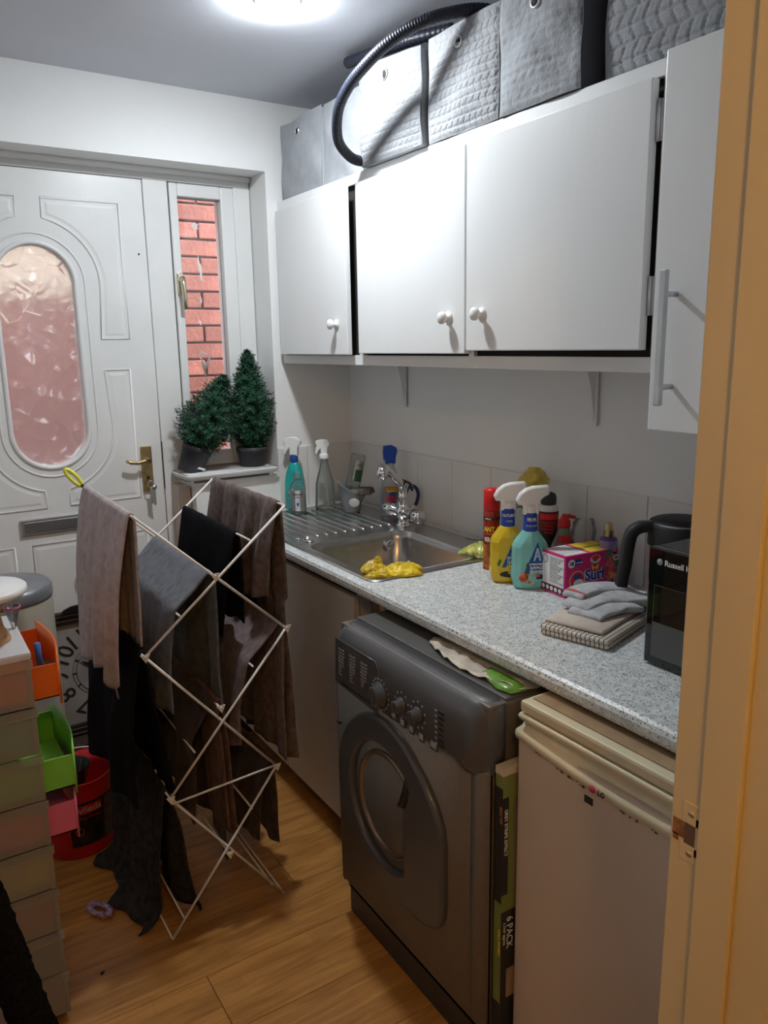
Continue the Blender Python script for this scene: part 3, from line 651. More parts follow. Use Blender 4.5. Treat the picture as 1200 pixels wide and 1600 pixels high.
b = MB(); b.box(-.658,-.620,FY1,FY0,.05,.797,bev=.005); dd = b.build('fridge_door', FW_, fd)
# handle strip: curves down in the middle
b = MB(); rings = []
for i in range(21):
    t_ = i/20; yy = FY0+(FY1-FY0)*t_; sag = -.018*sin(PI*t_)
    rings.append([(-.622,yy,.840),(-.655,yy,.840),(-.660,yy,.836),(-.655,yy,.826+.0*sag),(-.640,yy,.822+sag*.6),(-.648,yy,.812+sag),(-.664,yy,.808+sag),(-.667,yy,.800+sag),(-.664,yy,.790+sag),(-.655,yy,.786+sag),(-.622,yy,.786+sag)])
b.loft(rings); hd = b.build('door_handle', FT, fd)
text('LG', .013, W['text_k'], frame((-.6675,-1.985,.7755),(0,-1,0),(.1,0,1)), hd, bold=.0004); MB().lathe([(.007,0),(.007,.0012)], mat=frame((-.6665,-1.973,.780),(0,0,1),(0,1,0)), n=20).build('logo', pm('logo_pink',(.62,.05,.14),.4,var=0), hd)
MB().box(-.6588,-.6576,-1.968,-1.948,.741,.755).build('sticker', W['mblack'], fd)
rs = MB()
for i in range(26):
    yy = random.choice((-1.84,-1.90,-1.93,-2.05,-2.10))+random.uniform(-.02,.02); t_=(FY0-yy)/(FY0-FY1); zz=.7855-.018*sin(PI*t_)-random.uniform(0,.004); r_=random.uniform(.0006,.0018)
    rs.box(-.6598,-.657,yy-r_*1.5,yy+r_*1.5,zz-r_*.6,zz+r_*.6)
rs.build('rust_spots', pm('rust',(.14,.06,.03),.9), dd)['kind'] = 'stuff'
bb = MB(); rings=[]
for i in range(15):
    t_=i/14; z=.001+.49*t_; k_=(1-.55*t_**1.5)
    rings.append([(-.77+.065*k_*cos(a)*(1+.18*noise3(a*1.5,t_*6)),-2.235+.085*k_*sin(a)*(1+.15*noise3(a*2,t_*5,3)),z) for a in [2*PI*j/20 for j in range(20)]])
bb.loft(rings); tag(bb.build('bin_bag', pm('black_bag_plastic',(.012,.012,.013),.3,var=0,bump=.4,bscale=25), None), 'black plastic bag standing by the doorway in front of the fridge', 'bag')

# ------------------------------------------------------------------ WALL CABINETS
def hinge(par, y, z, x):
    b = MB(); b.box(x-.0015,x,y-.009,y+.009,z-.038,z+.038,bev=.0005); b.lathe([(.0040,-.038),(.0040,.038)], (x-.004,y,z), 10)
    for k_ in (-.012,.012): b.lathe([(.0044,k_-.0006),(.0044,k_+.0006)], (x-.004,y,z), 10)
    b.build('hinge', W['zinc'], par)
def cknob(par, y, z, x):
    b = MB(); b.lathe([(.016,0),(.016,.003),(.007,.006),(.006,.012),(.013,.016),(.0165,.022),(.016,.028),(.010,.0325),(.0001,.034)], mat=frame((x,y,z),(0,0,1),(0,1,0)), n=24); b.build('knob', W['wplastic'], par)
XB = -.288; XD = -.306; CZ0, CZ1 = 1.478, 2.063
def cab(name, label, y0, y1, posts):
    c = thing(name, label, 'cabinet', (-.15,(y0+y1)/2,CZ0), world=True)
    b = MB(); b.box(XB,-.001,y1,y0,CZ1-.016,CZ1); b.box(XB,-.001,y1,y0,CZ0+.012,CZ0+.03); b.box(XB,-.001,y0-.015,y0,CZ0,CZ1); b.box(XB,-.001,y1,y1+.015,CZ0,CZ1); b.box(-.012,-.001,y1,y0,CZ0,CZ1)
    b.build('carcass', W['cab'], c)
    b = MB(); b.box(XB-.012,XB,y1,y0,CZ1-.030,CZ1+.001,bev=.002); b.box(XB-.012,XB,y1,y0,CZ0,CZ0+.032,bev=.002)
    for a_, c_ in posts: b.box(XB-.012,XB,a_,c_,CZ0+.03,CZ1-.028)
    b.build('face_frame', W['cab'], c); MB().box(XB+.002,XB+.004,y1+.015,y0-.015,CZ0+.03,CZ1-.02).build('interior', W['void'], c)
    return c
c1 = cab('wall_cabinet', 'white wall cabinet with a single door at the far end', -.012, -.600, ((-.030,-.012),(-.600,-.592)))
mt = Matrix.Translation((-.303,-.040,0))@Matrix.Rotation(math.radians(-1.6),4,'Z')@Matrix.Translation((.303,.040,0))
b = MB(); b.box(-.320,-.302,-.574,-.036,1.512,2.028,bev=.0025,mat=mt); d1 = b.build('cabinet_door', W['cab'], c1)
cknob(d1,-.503,1.610,-.334); hinge(d1,-.034,1.905,-.3025); hinge(d1,-.034,1.60,-.3025)
c2 = cab('wall_cabinet', 'white wall cabinet with two doors in the middle of the run', -.601, -1.765, ((-.617,-.601),(-1.180,-1.158),(-1.765,-1.748)))
b = MB(); b.box(-.322,-.302,-1.166,-.622,1.516,2.028,bev=.0025); d2 = b.build('cabinet_door', W['cab'], c2)
cknob(d2,-1.100,1.610,-.322); hinge(d2,-.6195,1.925,-.3025); hinge(d2,-.6195,1.60,-.3025)
b = MB(); b.box(-.322,-.302,-1.738,-1.173,1.524,2.030,bev=.0025); d3 = b.build('cabinet_door', W['cab'], c2)
cknob(d3,-1.238,1.615,-.322); hinge(d3,-1.743,1.955,-.3025); hinge(d3,-1.743,1.63,-.3025)
c3 = thing('tall_cabinet', 'white taller wall cabinet with long steel bar handle beside the doorway', 'cabinet', (-.15,-2.05,1.367), world=True)
b = MB(); b.box(-.300,-.001,YN+.004,-1.768,1.380,2.066); b.build('carcass', W['cab'], c3)
b = MB(); b.box(-.328,-.302,YN+.008,-1.772,1.366,2.066,bev=.003); d4 = b.build('cabinet_door', W['cab'], c3)
b = MB(); b.box(-.374,-.362,-1.833,-1.819,1.420,1.672,bev=.002); 
for z in (1.455,1.628): b.tube([(-.364,-1.826,z),(-.330,-1.826,z)], .0055, 10)
b.build('bar_handle', W['zinc'], d4)
for y in (-.417,-1.335):
    b = MB(); b.box(-.22,-.008,y-.010,y+.010,1.4720,1.4775,bev=.001); b.box(-.0125,-.008,y-.010,y+.010,1.318,1.4720,bev=.001)
    b.poly([(-.045,y-.002,1.472),(-.012,y-.002,1.472),(-.012,y-.002,1.325),(-.018,y-.002,1.36),(-.028,y-.002,1.42)], .004, (0,1,0))
    tag(b.build('shelf_bracket', W['cab']), 'white metal bracket under the %s' % ('single-door wall cabinet, nearer the corner' if y>-1 else 'two-door wall cabinet, nearer the kettle'), 'bracket', 'brackets under the wall cabinets')

# ------------------------------------------------------------------ STORAGE BOXES
def quilt(u, v, cw, ch):
    r_ = v/ch; k_ = math.floor(r_); f_ = r_-k_; sh = (f_ if k_ % 2 == 0 else 1-f_)*.55
    c_ = u/cw+sh+.25*(k_//2 % 2); g_ = c_-math.floor(c_)
    du = min(g_,1-g_)*cw; dv = min(f_,1-f_)*ch; d_ = min(du,dv)
    return min(1, d_/.0035)**.6
def sbox(y0, y1, z1, xf, label, m, cw=.024, ch=.019, amp=.0022, depth=.27, eye=True, lean=0.0, side=None, tilt=0.0, grid=72):
    c = thing('storage_box', label, 'box', (xf+depth/2,(y0+y1)/2,2.0655), group='grey quilted storage boxes on the wall cabinets', world=True)
    h = z1-2.0655; wd = y0-y1
    b = MB(); rows_ = []
    for j in range(grid+1):
        v = j/grid; row = []
        for i in range(grid+1):
            u = i/grid; bul = .010*sin(PI*u)*sin(PI*v)+.004*noise3(u*4+y0*7,v*4)
            e_ = min(u,1-u,v,1-v); q = quilt(u*wd, v*h, cw, ch)*min(1,e_/.04)
            row.append((xf-bul-amp*q, y0-wd*u, 2.0655+h*v+tilt*u*v+.004*noise3(u*3,1,y0)*v))
        rows_.append(row)
    b.loft(rows_, closed=False); b.build('quilted_front', m, c)
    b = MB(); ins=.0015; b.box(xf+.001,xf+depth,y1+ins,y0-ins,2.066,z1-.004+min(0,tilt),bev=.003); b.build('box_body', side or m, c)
    if eye:
        ey = (y0+y1)/2; ez = z1-.048+tilt*.5; m_ = frame((xf-.012,ey,ez),(0,0,1),(0,1,0))
        b = MB(); b.lathe([(.0150,-.004),(.0150,.002),(.0130,.0035),(.0100,.002),(.0092,-.004)], mat=m_, cap0=False, cap1=False); b.build('eyelet', W['zinc'], c)
        b = MB(); b.lathe([(.0098,.0),(.0098,.0006)], mat=m_); b.build('eyelet_hole', W['void'], c)
    return c
sbox(-.052,-.362,2.315,-.292,'small smooth grey storage box in the far corner on the single-door cabinet',W['grey_fab2'],amp=.0006,grid=40)
sbox(-.372,-.622,2.312,-.288,'grey storage box second from the far corner, half behind the hose',W['grey_fab2'],amp=.0010,grid=50)
sbox(-.655,-.972,2.345,-.318,'light grey quilted storage box crossed by the hose shadow',pm('grey_quilted_fabric_dimmed', (.29,.30,.315), .8, var=.05, nscale=30, bump=.25, bscale=120),tilt=-.036,amp=.0035,grid=96)  # darker copy of the quilted grey, offsets the glare of the ceiling light close by
sbox(-.982,-1.268,2.322,-.300,'light grey quilted storage box beside the hose loop, over the middle cabinet door',W['grey_fab'],amp=.0045,grid=96)
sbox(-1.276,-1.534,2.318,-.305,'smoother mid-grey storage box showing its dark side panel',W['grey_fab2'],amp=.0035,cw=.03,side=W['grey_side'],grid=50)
sbox(-1.568,-1.95,2.36,-.268,'large-pattern dark grey quilted box nearest the doorway',W['grey_fab2'],cw=.032,ch=.030,amp=.007,eye=False,depth=.24,grid=90)
# hose
def crom(P, n=10):
    P = [Vector(p) for p in P]; out=[]
    for i in range(len(P)-1):
        p0,p1,p2,p3 = P[max(i-1,0)],P[i],P[i+1],P[min(i+2,len(P)-1)]
        for k_ in range(n):
            t_=k_/n; out.append(.5*((2*p1)+(-p0+p2)*t_+(2*p0-5*p1+4*p2-p3)*t_*t_+(-p0+3*p1-3*p2+p3)*t_**3))
    out.append(P[-1]); return out
hz = thing('ribbed_hose', 'dark ribbed flexible hose looped over the storage boxes', 'hose', (-.36,-.8,2.07), world=True)
def hose(pts, r=.0155, cap=False):
    p = crom(pts, 34); n_ = len(p); return MB().tube(p, r, 12, rad=[r*(1.0 if i % 4 < 2 else .93) for i in range(n_)])
hose([(-.27,-.642,2.092),(-0.325,-0.652,2.086),(-0.360,-0.655,2.096),(-0.400,-0.668,2.126),(-0.430,-0.712,2.165),(-0.448,-0.765,2.200),(-0.452,-0.829,2.233),(-0.450,-0.904,2.258),(-0.436,-0.975,2.285),(-0.410,-1.035,2.308),(-0.378,-1.090,2.322),(-.335,-1.128,2.332),(-.28,-1.160,2.339),(-.19,-1.18,2.340)]).build('hose_loop', W['hose'], hz)
hose([(-.300,-.560,2.384),(-.298,-.660,2.374),(-.290,-.760,2.366),(-.27,-.87,2.362),(-.22,-.98,2.362)], .0165).build('hose_end', W['hose'], hz)

# ------------------------------------------------------------------ SILL: tray and little trees
tr = thing('drip_tray', 'white plastic tray on the window ledge under the little trees', 'tray', (-.545,.03,1.053), rz=FWROT)
b = MB(); hx, hy = .185, .085
b.loft([rrect(hx,hy,.012,.034),rrect(hx,hy,.012,.026),rrect(hx-.008,hy-.008,.01,.012),rrect(hx-.012,hy-.012,.01,.010)], True, False)
b.loft([rrect(hx,hy,.012,.034),rrect(hx-.006,hy-.006,.010,.034),rrect(hx-.012,hy-.012,.01,.016)], False, True)
b.build('tray_shell', W['wplastic'], tr)
for sx in (-1,1):
    for sy in (-1,1): MB().lathe([(.006,0),(.009,.014)], (sx*(hx-.025),sy*(hy-.02),-.001), 10).build('tray_foot', W['wplastic'], tr)
def prf(z, ph, h):
    u = max(0,min(1,(z-ph*.9)/h)); K = ((0,.50),(.12,.80),(.28,1.0),(.45,.92),(.62,.70),(.78,.42),(.90,.24),(1,.12))
    for (a,b),(c,d) in zip(K,K[1:]):
        if u <= c: return b+(d-b)*(u-a)/(c-a)
    return .08
def tree(name, label, loc, h, rad, ph, pr0, pr1, rot, seed, n=520):
    random.seed(seed); t = thing(name, label, 'plant', loc); t.rotation_euler = rot
    b = MB(); b.lathe([(pr0*.2,0),(pr0,0),(pr0*1.02,.004),(pr1*.94,ph*.78),(pr1,ph*.79),(pr1*1.02,ph),(pr1*.93,ph),(pr1*.88,ph*.85),(.0001,ph*.85)], n=28); b.build('pot', W['pot'], t)
    b = MB(); b.tube([(0,0,ph*.8),(.002,0,ph+h*.5),(0,0,ph+h*.95)], .006, 8, rad=[.007,.005,.002])
    f = MB(); tips=[]
    for i in range(n):
        u = (i+.5)/n; z = ph*.95+h*(u**1.1)*.96; pr = rad*prf(z, ph, h)*(.86+.22*random.random()); a = i*2.39996+random.uniform(-.3,.3)
        rr_ = pr*random.uniform(.5,1.0); base = Vector((0,0,z-.01)); tip = Vector((rr_*cos(a), rr_*sin(a), z+random.uniform(.0,.028)))
        if u > .97: tip = Vector((.004*cos(a),.004*sin(a),z+.015))
        d = (tip-base).normalized(); L = min(.040, (tip-base).length); st_ = tip-d*L; ax = d.orthogonal().normalized(); bx = d.cross(ax)
        if i % 5 == 0: b.tube([base, tip], .0012, 4)
        for k_ in range(15):
            q = st_+d*L*(k_/14); an = k_*2.4+i; nd = (ax*cos(an)+bx*sin(an))*.85+d*.6; nd.normalize(); ln = random.uniform(.011,.018); sd = nd.cross(d).normalized()*.0017
            p0 = f.bm.verts.new(q-sd); p1 = f.bm.verts.new(q+sd); p2 = f.bm.verts.new(q+nd*ln+sd*.6); p3 = f.bm.verts.new(q+nd*ln-sd*.6); f.bm.faces.new((p0,p1,p2,p3))
    b.build('stem', W['bark'], t); o = f.build('foliage', W['needle'], t); return t
tree('potted_tree','upright artificial conifer in a dark pot at the right of the tray',(-.430,.032,1.070),.370,.108,.092,.044,.060,(0,0,.3),3,950)
tree('potted_tree','leaning artificial conifer in a tipped dark pot at the left of the tray',(-.690,.032,1.087),.285,.125,.100,.042,.056,(.06,math.radians(24),0),5,800)
MB().box(-.017,.017,-.0022,0,0,.008,mat=Matrix.Translation((-.658,-.0115,1.098))@Matrix.Rotation(math.radians(20),4,'Y')).build('pot_label', W['text_w'], None)
o = bpy.data.objects['pot_label']; p_ = bpy.data.objects['potted_tree.001']; bpy.context.view_layer.update(); o.parent = p_; o.matrix_parent_inverse = p_.matrix_world.inverted()

# ------------------------------------------------------------------ THINGS ON THE WORKTOP
WT = .9128; DR = .9162; RV = -.565         # worktop top, drainer top, yaw that turns a thing to the doorway
def wraptext(body, size, m, R, z, parent, ang=0.0, align='CENTER', bold=0.0, sx=1.0, Ry=None, name='lettering'):
    o = text(body, size, m, Matrix.Identity(4), parent, align=align, bold=bold, sx=sx, name=name); Ry = Ry or R
    for v in o.data.vertices:
        a = v.co.x/R+ang; v.co = Vector((R*1.004*sin(a), -(Ry*1.004+.0006)*cos(a)-(.0002 if v.co.z>0 else 0), z+v.co.y))
    return o
def band(parent, R, z0, z1, m, a0=-1.3, a1=1.3, Ry=None, name='label_print', e=.0006):
    Ry = Ry or R; b = MB(); n=18
    rr_ = [[((R+e)*sin(a0+(a1-a0)*i/n), -(Ry+e)*cos(a0+(a1-a0)*i/n), z) for i in range(n+1)] for z in (z0,z1)]
    b.loft(rr_, closed=False); return b.build(name, m, parent)
def trigger(parent, z, m, s=1.0, flip=1, name='trigger_head'):
    P = [(-.012,0),(-.011,.026),(-.014,.034),(-.028,.018),(-.034,.004),(-.039,.008),(-.034,.030),(-.028,.046),(-.034,.050),(-.034,.060),(-.016,.066),(.010,.067),(.024,.060),(.026,.046),(.016,.034),(.014,.0)]
    P = [(p[0]*s*flip, p[1]*s) for p in P]
    return shape2d(name, [P if flip>0 else P[::-1]], .021*s, m, parent, frame((0,0,z),(1,0,0),(0,0,1)), .0035*s)
SP = 0
def el(hx, hy, z, p=2.6, n=28, ox=0):
    out = []
    for i in range(n):
        a = 2*PI*i/n; c_, s_ = cos(a), sin(a); out.append((ox+hx*math.copysign(abs(c_)**(2/p), c_), hy*math.copysign(abs(s_)**(2/p), s_), z))
    return out
# teal bottle in the corner
t = thing('spray_bottle', 'teal bottle with blue neck and white trigger in the drainer corner', 'bottle', (-.300,-.070,DR), RV-.2)
MB().loft([el(.034,.020,0),el(.039,.024,.006),el(.041,.026,.05),el(.040,.025,.10),el(.032,.022,.145),el(.020,.016,.175),el(.014,.013,.185)]).build('bottle_body', pm('teal_liquid_plastic',(.01,.40,.38),.3,var=.15,nscale=20,coat=.3), t)
MB().lathe([(.015,.184),(.0155,.188),(.0155,.212),(.014,.214)]).build('neck_collar', W['text_b'], t); trigger(t,.212,W['wplastic'],1.0)
MB().loft([[(.0+.018*cos(a)*(1+.3*sin(5*a)),-.0265,.06+.022*sin(a)*(1+.3*cos(3*a)) ) for a in [2*PI*i/24 for i in range(24)]],[(.0+.018*cos(a)*(1+.3*sin(5*a)),-.0272,.06+.022*sin(a)*(1+.3*cos(3*a))) for a in [2*PI*i/24 for i in range(24)]]]).build('flower_print', pm('pale_print',(.5,.42,.40),.5), t)
# clear flip top bottle
t = thing('clear_bottle', 'squat clear bottle with pale label standing before the teal one', 'bottle', (-.335,-.165,DR), RV)
MB().loft([el(.028,.018,0),el(.030,.020,.004),el(.030,.020,.105),el(.026,.018,.118),el(.013,.011,.128),el(.013,.011,.134)]).build('bottle_body', W['clear'], t)
MB().loft([el(.0265,.017,.004),el(.0275,.018,.02),el(.0275,.018,.062)]).build('liquid', glassmat('pale_liquid',(.75,.85,.84),.05,(.15,(.7,.8,.8))), t)
MB().lathe([(.015,.132),(.0155,.134),(.0150,.155),(.012,.157)]).build('cap', W['clear'], t)
band(t,.030,.012,.092,pm('pale_label',(.62,.64,.68),.5,var=.1,nscale=40),-1.0,1.0,Ry=.020)
wraptext('HAND WASH',.007,W['text_k'],.0306,.074,t,Ry=.0206,bold=.0003); wraptext('antibacterial',.006,W['text_k'],.0306,.064,t,Ry=.0206); MB().box(-.004,.004,-.0218,-.021,.034,.044).build('label_mark', W['text_b'], t)
# clear empty spray bottle
t = thing('clear_spray_bottle', 'empty clear spray bottle with white trigger on the drainer', 'bottle', (-.205,-.140,DR), RV)
MB().loft([el(.038,.030,0,2),el(.041,.033,.006,2),el(.039,.031,.03,2),el(.036,.028,.10,2),el(.030,.024,.125,2),el(.021,.018,.155,2),el(.014,.014,.185,2),el(.013,.013,.20,2)]).build('bottle_body', W['clear'], t)
MB().tube([(0,0,.2),(.002,0,.12),(.012,0,.01)],.0022,6).build('dip_tube', W['wplastic'], t)
MB().lathe([(.0175,.196),(.018,.200),(.0175,.214),(.013,.218)]).build('neck_collar', W['wplastic'], t); trigger(t,.214,W['wplastic'],.82)
# caddy, sponge, inverted bottle
cg = pm('grey_rubber_plastic',(.20,.21,.23),.5,var=.04)
t = thing('sink_caddy', 'grey sink tidy cup with a slanted rim and oval badge', 'caddy', (-.155,-.258,DR), RV)
def crr(hx,hy,h0,sl,n=32): return [(hx*cos(a), hy*sin(a), h0-sl*cos(a)) for a in [2*PI*i/n for i in range(n)]]
MB().loft([crr(.030,.028,0,0),crr(.034,.031,.004,0),crr(.040,.036,.04,.004),crr(.052,.042,.085,.028),crr(.055,.045,.090,.029),crr(.053,.043,.091,.029),crr(.047,.038,.080,.026),crr(.034,.030,.03,.003),crr(.028,.025,.006,0)]).build('cup', cg, t)
o = MB().lathe([(.016,0),(.017,.001),(.0155,.002)], n=24, sx=1.25, mat=frame((.012,-.0385,.042),(1,0,0),(0,.12,1))).build('badge', pm('badge_silver',(.5,.5,.5),.4,.3), t)
MB().lathe([(.0178,0),(.0178,.0012)], n=24, sx=1.25, mat=frame((.012,-.0378,.042),(1,0,0),(0,.12,1))).build('badge_rim', W['black'], t)
t = thing('inverted_bottle', 'clear bottle with green label upside down in the grey sink tidy', 'bottle', (-.160,-.250,.945), RV); t.rotation_euler = (0,math.radians(12),RV)
MB().loft([el(.010,.010,0),el(.012,.011,.02),el(.024,.017,.05),el(.028,.020,.06),el(.028,.020,.185),el(.026,.018,.195),el(.022,.014,.197)]).build('bottle_body', W['clear'], t)
band(t,.028,.10,.175,pm('white_green_label',(.55,.58,.52),.5),-.2,1.3,Ry=.020); band(t,.0284,.095,.140,pm('dark_green_print',(.01,.12,.05),.5),0,1.2,Ry=.0204); wraptext('FRESH',.009,W['text_k'],.0296,.155,t,ang=.5,Ry=.0216)
t = thing('scourer', 'used grey scouring sponge lying on the slanted tidy rim', 'sponge', (-.128,-.292,.985), RV); t.rotation_euler = (0,math.radians(-3),RV)
rr_=[[(.048*cos(a)*k_*(1+.06*noise3(a*2,z*90)),.030*sin(a)*k_,z+.004*noise3(a*3,2)) for a in [2*PI*i/24 for i in range(24)]] for k_,z in ((.8,0),(1,.006),(1.02,.014),(.95,.022),(.7,.026))]
MB().loft(rr_).build('scourer_pad', pm('scourer_fibre',(.22,.20,.17),.95,var=.3,nscale=60,bump=.8,bscale=160), t)
# blue mould spray behind the tap
t = thing('mould_spray', 'spray bottle with blue head and blue red label behind the tap', 'bottle', (-.068,-.405,DR), RV+.2)
MB().loft([el(.036,.022,0),el(.040,.025,.005),el(.040,.025,.09),el(.034,.023,.125),el(.020,.016,.165),el(.014,.013,.19),el(.014,.013,.205)]).build('bottle_body', glassmat('milky_clear_plastic',(.9,.92,.92),.1,(.4,(.72,.74,.74))), t)
shape2d('trigger_head', [[(-.015,0),(-.014,.022),(-.022,.016),(-.024,.040),(-.022,.058),(.004,.060),(.018,.052),(.020,.040),(.014,.022),(.013,0)]], .026, pm('blue_plastic',(.01,.07,.42),.35,var=0), t, frame((0,0,.200),(1,0,0),(0,0,1)), .004)
band(t,.040,.012,.092,W['text_b'],-1.25,1.25,Ry=.025); band(t,.0395,.094,.112,pm('red_arch_print',(.65,.10,.03),.5,var=0),-.9,.7,Ry=.0245,e=.0009); band(t,.0396,.092,.100,W['text_y'],-.9,.9,Ry=.0248,e=.0012)
wraptext('MOST POWERFUL',.0065,W['text_y'],.0403,.103,t,ang=-.1,Ry=.0258,bold=.0003,sx=.8); wraptext('MOULD',.015,W['text_r'],.0403,.070,t,ang=-.25,Ry=.026,bold=.0009); wraptext('SPRAY',.015,W['text_r'],.0403,.056,t,ang=-.25,Ry=.026,bold=.0009)
band(t,.0402,.028,.050,pm('pale_blue_print',(.35,.55,.75),.5,var=.3,nscale=80),-.9,.2,Ry=.0252); band(t,.0402,.016,.026,W['text_r'],-1.0,.1,Ry=.0252)
b = MB(); b.poly([(.036,-.0215,.085),(.024,-.0268,.075),(.012,-.0272,.045),(.030,-.0262,.02),(.040,-.016,.03)],.0006,(0,-1,0)); b.build('spray_print', W['text_w'], t)
# dish brush
t = thing('dish_brush', 'navy and white dish brush with a hooped handle behind the tap', 'brush', (-.040,-.500,DR), RV)
b = MB(); arc_=[(-.020,0,.055),(-.022,0,.085),(-.014,0,.112),(.002,0,.122),(.018,0,.112),(.024,0,.088),(.018,0,.060),(.012,0,.050)]
b.tube(crom(arc_,5),.0065,10); b.build('hooped_handle', pm('navy_rubber',(.015,.03,.09),.4,var=0), t)
b = MB(); b.tube(crom([(.012,0,.050),(.004,0,.038),(-.008,0,.028)],5),.007,10); b.tube(crom([(-.020,0,.055),(-.016,0,.038),(-.008,0,.026)],5),.007,10); b.lathe([(.022,.012),(.024,.018),(.020,.030),(.008,.036)],(-.008,0,0)); b.build('brush_head', W['wplastic'], t)
MB().lathe([(.020,0),(.023,.013)],(-.008,0,0)).build('bristles', pm('pale_bristle',(.6,.6,.58),.9,var=.2,nscale=200), t); MB().lathe([(.004,0),(.004,.002)],mat=frame((.001,-.0066,.121),(1,0,0),(0,0,1))).build('hang_hole', W['text_w'], t)
# crumpled yellow-green sponge pack
t = thing('sponge_pack', 'crumpled yellow and green plastic packet beside the sink end', 'packet', (-.150,-1.055,WT), math.radians(-60))
rr_=[]
for i in range(31):
    t_=i/30; k_=max(.0,sin(PI*t_))**.28; kz=max(0,sin(PI*t_))**.7
    rr_.append([(-.085+.17*t_+.004*noise3(j*.9,t_*5), .046*(k_*.9+.1)*math.copysign(abs(cos(a))**.7,cos(a)), .003+max(0,(.016+.018*sin(a)*1.2+.010*noise3(a*3,t_*16,1)+.007*noise3(a*7,t_*25,2))*kz)) for j,a in [(j,2*PI*j/28) for j in range(28)]])
yg = pm('yellow_green_film',(.78,.74,.20),.3,var=.25,nscale=22,dark=(.30,.36,.06),coat=.4,bump=.4,bscale=40)
MB().loft(rr_).build('packet_body', yg, t)
MB().loft([[(x*1.0+.058+.003*noise3(y*90,z_*90),y*k_-.006,z_+.004*noise3(x*99,y*99)) for x,y,z in el(.016,.038,z_)] for z_,k_ in ((.004,1),(.022,1),(.036,.85),(.044,.5),(.045,.1))]).build('green_flash', pm('bright_green_print',(.01,.38,.07),.35,var=.1), t)
text('SPONGE',.016,W['text_k'],Matrix.Translation((-.06,-.012,.0515)),t,bold=.0005); text('100%',.010,W['text_g'],Matrix.Translation((0,-.028,.050)),t)
# red aerosol
t = thing('aerosol_can', 'tall red aerosol can with red cap left of the yellow cleaner', 'can', (-.216,-1.160,WT), RV)
MB().lathe([(.022,0),(.0235,.002),(.0235,.168),(.020,.174)]).build('can_body', pm('red_orange_can',(.38,.03,.015),.25,.4,var=.2,nscale=18,coat=.4), t); MB().lathe([(.0225,.172),(.0235,.174),(.0232,.226),(.020,.232),(.012,.2335),(.0001,.2335)]).build('cap', pm('red_cap',(.62,.012,.012),.35,var=0), t)
band(t,.0235,.145,.153,W['text_k'],-1.5,1.5); wraptext('FORMULA',.005,W['text_w'],.0237,.147,t,ang=-.7,bold=.0002); wraptext('ANT &',.020,W['text_y'],.0237,.112,t,ang=-.15,bold=.0008,sx=.8)
wraptext('CRAWLING',.007,pm('orange_print2',(.75,.25,.03),.5,var=0),.0237,.103,t,ang=-.2,bold=.0002); wraptext('KILLER',.016,W['text_w'],.0237,.084,t,ang=-.2,bold=.0008,sx=.8)
band(t,.0235,.0,.075,pm('orange_flame_print',(.55,.17,.02),.4,var=.4,nscale=60,dark=(.15,.02,.01)),-1.5,1.5); MB().lathe([(.011,0),(.011,.001)],mat=frame((.004,-.0235,.058),(1,0,0),(0,0,1))).build('badge', W['text_g'], t)
# the two faceted trigger cleaners
def cleaner(name, label, loc, body, neck, logo_l, sub, yaw_, extra):
    t = thing(name, label, 'bottle', loc, yaw_)
    def fr_(hx, hy, c, z): return [(hx,-hy+c,z),(hx,hy-c,z),(hx-c*1.4,hy,z),(0,hy*1.12,z),(-hx+c*1.4,hy,z),(-hx,hy-c,z),(-hx,-hy+c,z),(-hx+c*1.4,-hy,z),(0,-hy*1.12,z),(hx-c*1.4,-hy,z)]
    b = MB(); b.loft([fr_(.036,.020,.010,0),fr_(.041,.024,.010,.006),fr_(.047,.027,.012,.028),fr_(.044,.026,.012,.070),fr_(.045,.026,.012,.112),fr_(.040,.025,.012,.124),fr_(.021,.019,.009,.150),fr_(.018,.0165,.008,.154)], smooth=False); 
    b2 = b.bm; bmesh.ops.bevel(b2, geom=[e for e in b2.edges], offset=.0012, segments=1, affect='EDGES'); b.build('bottle_body', body, t)
    MB().lathe([(.0185,.152),(.019,.155),(.0172,.200),(.016,.203)]).build('neck_sleeve', W['text_b'], t)
    P = [(-.0145,0),(-.0145,.012),(-.017,.026),(-.030,.026),(-.033,.033),(-.026,.047),(-.012,.058),(.006,.063),(.040,.0645),(.043,.060),(.041,.050),(.030,.044),(.0185,.034),(.016,.020),(.0155,0)]
    shape2d('trigger_head', [P[::-1]], .024, W['wplastic'], t, frame((0,0,.201),(1,0,0),(0,0,1)), .005)
    MB().lathe([(.0165,.200),(.017,.203),(.0155,.222)]).build('head_collar', W['wplastic'], t)
    wraptext(neck, .0105 if len(neck)>6 else .013, W['text_w'], .0180, .180, t, bold=.0003, sx=.85); wraptext(logo_l, .006, W['text_w'], .0185, .166, t, sx=.9)
    # blue triangle with A, on the front
    tri = MB(); Y_ = -.0285; tri.poly([(-.020,Y_,.045),(.040,Y_,.045),(.014,Y_,.128)], .0008, (0,-1,0)); tri.build('triangle_print', pm('label_blue',(.015,.11,.36),.4,var=.15,nscale=20), t)
    A = [(.003,.078),(.0115,.112),(.0155,.112),(.024,.078),(.019,.078),(.0165,.088),(.0105,.088),(.008,.078)]
    shape2d('letter_print', [A, [(.0115,.092),(.0155,.092),(.0135,.103)]], .0006, pm('pale_blue_letter',(.45,.60,.78),.5,var=0), t, frame((0,Y_-.0011,0),(1,0,0),(0,0,1)))
    M_ = lambda x,z: frame((x,Y_-.0012,z),(1,0,0),(0,0,1))
    for i, (s_, sz, mm) in enumerate(sub): text(s_, sz, mm, M_(.012,.067-.0105*i), t, align='CENTER', bold=.0003, sx=.85)
    extra(t, M_); return t
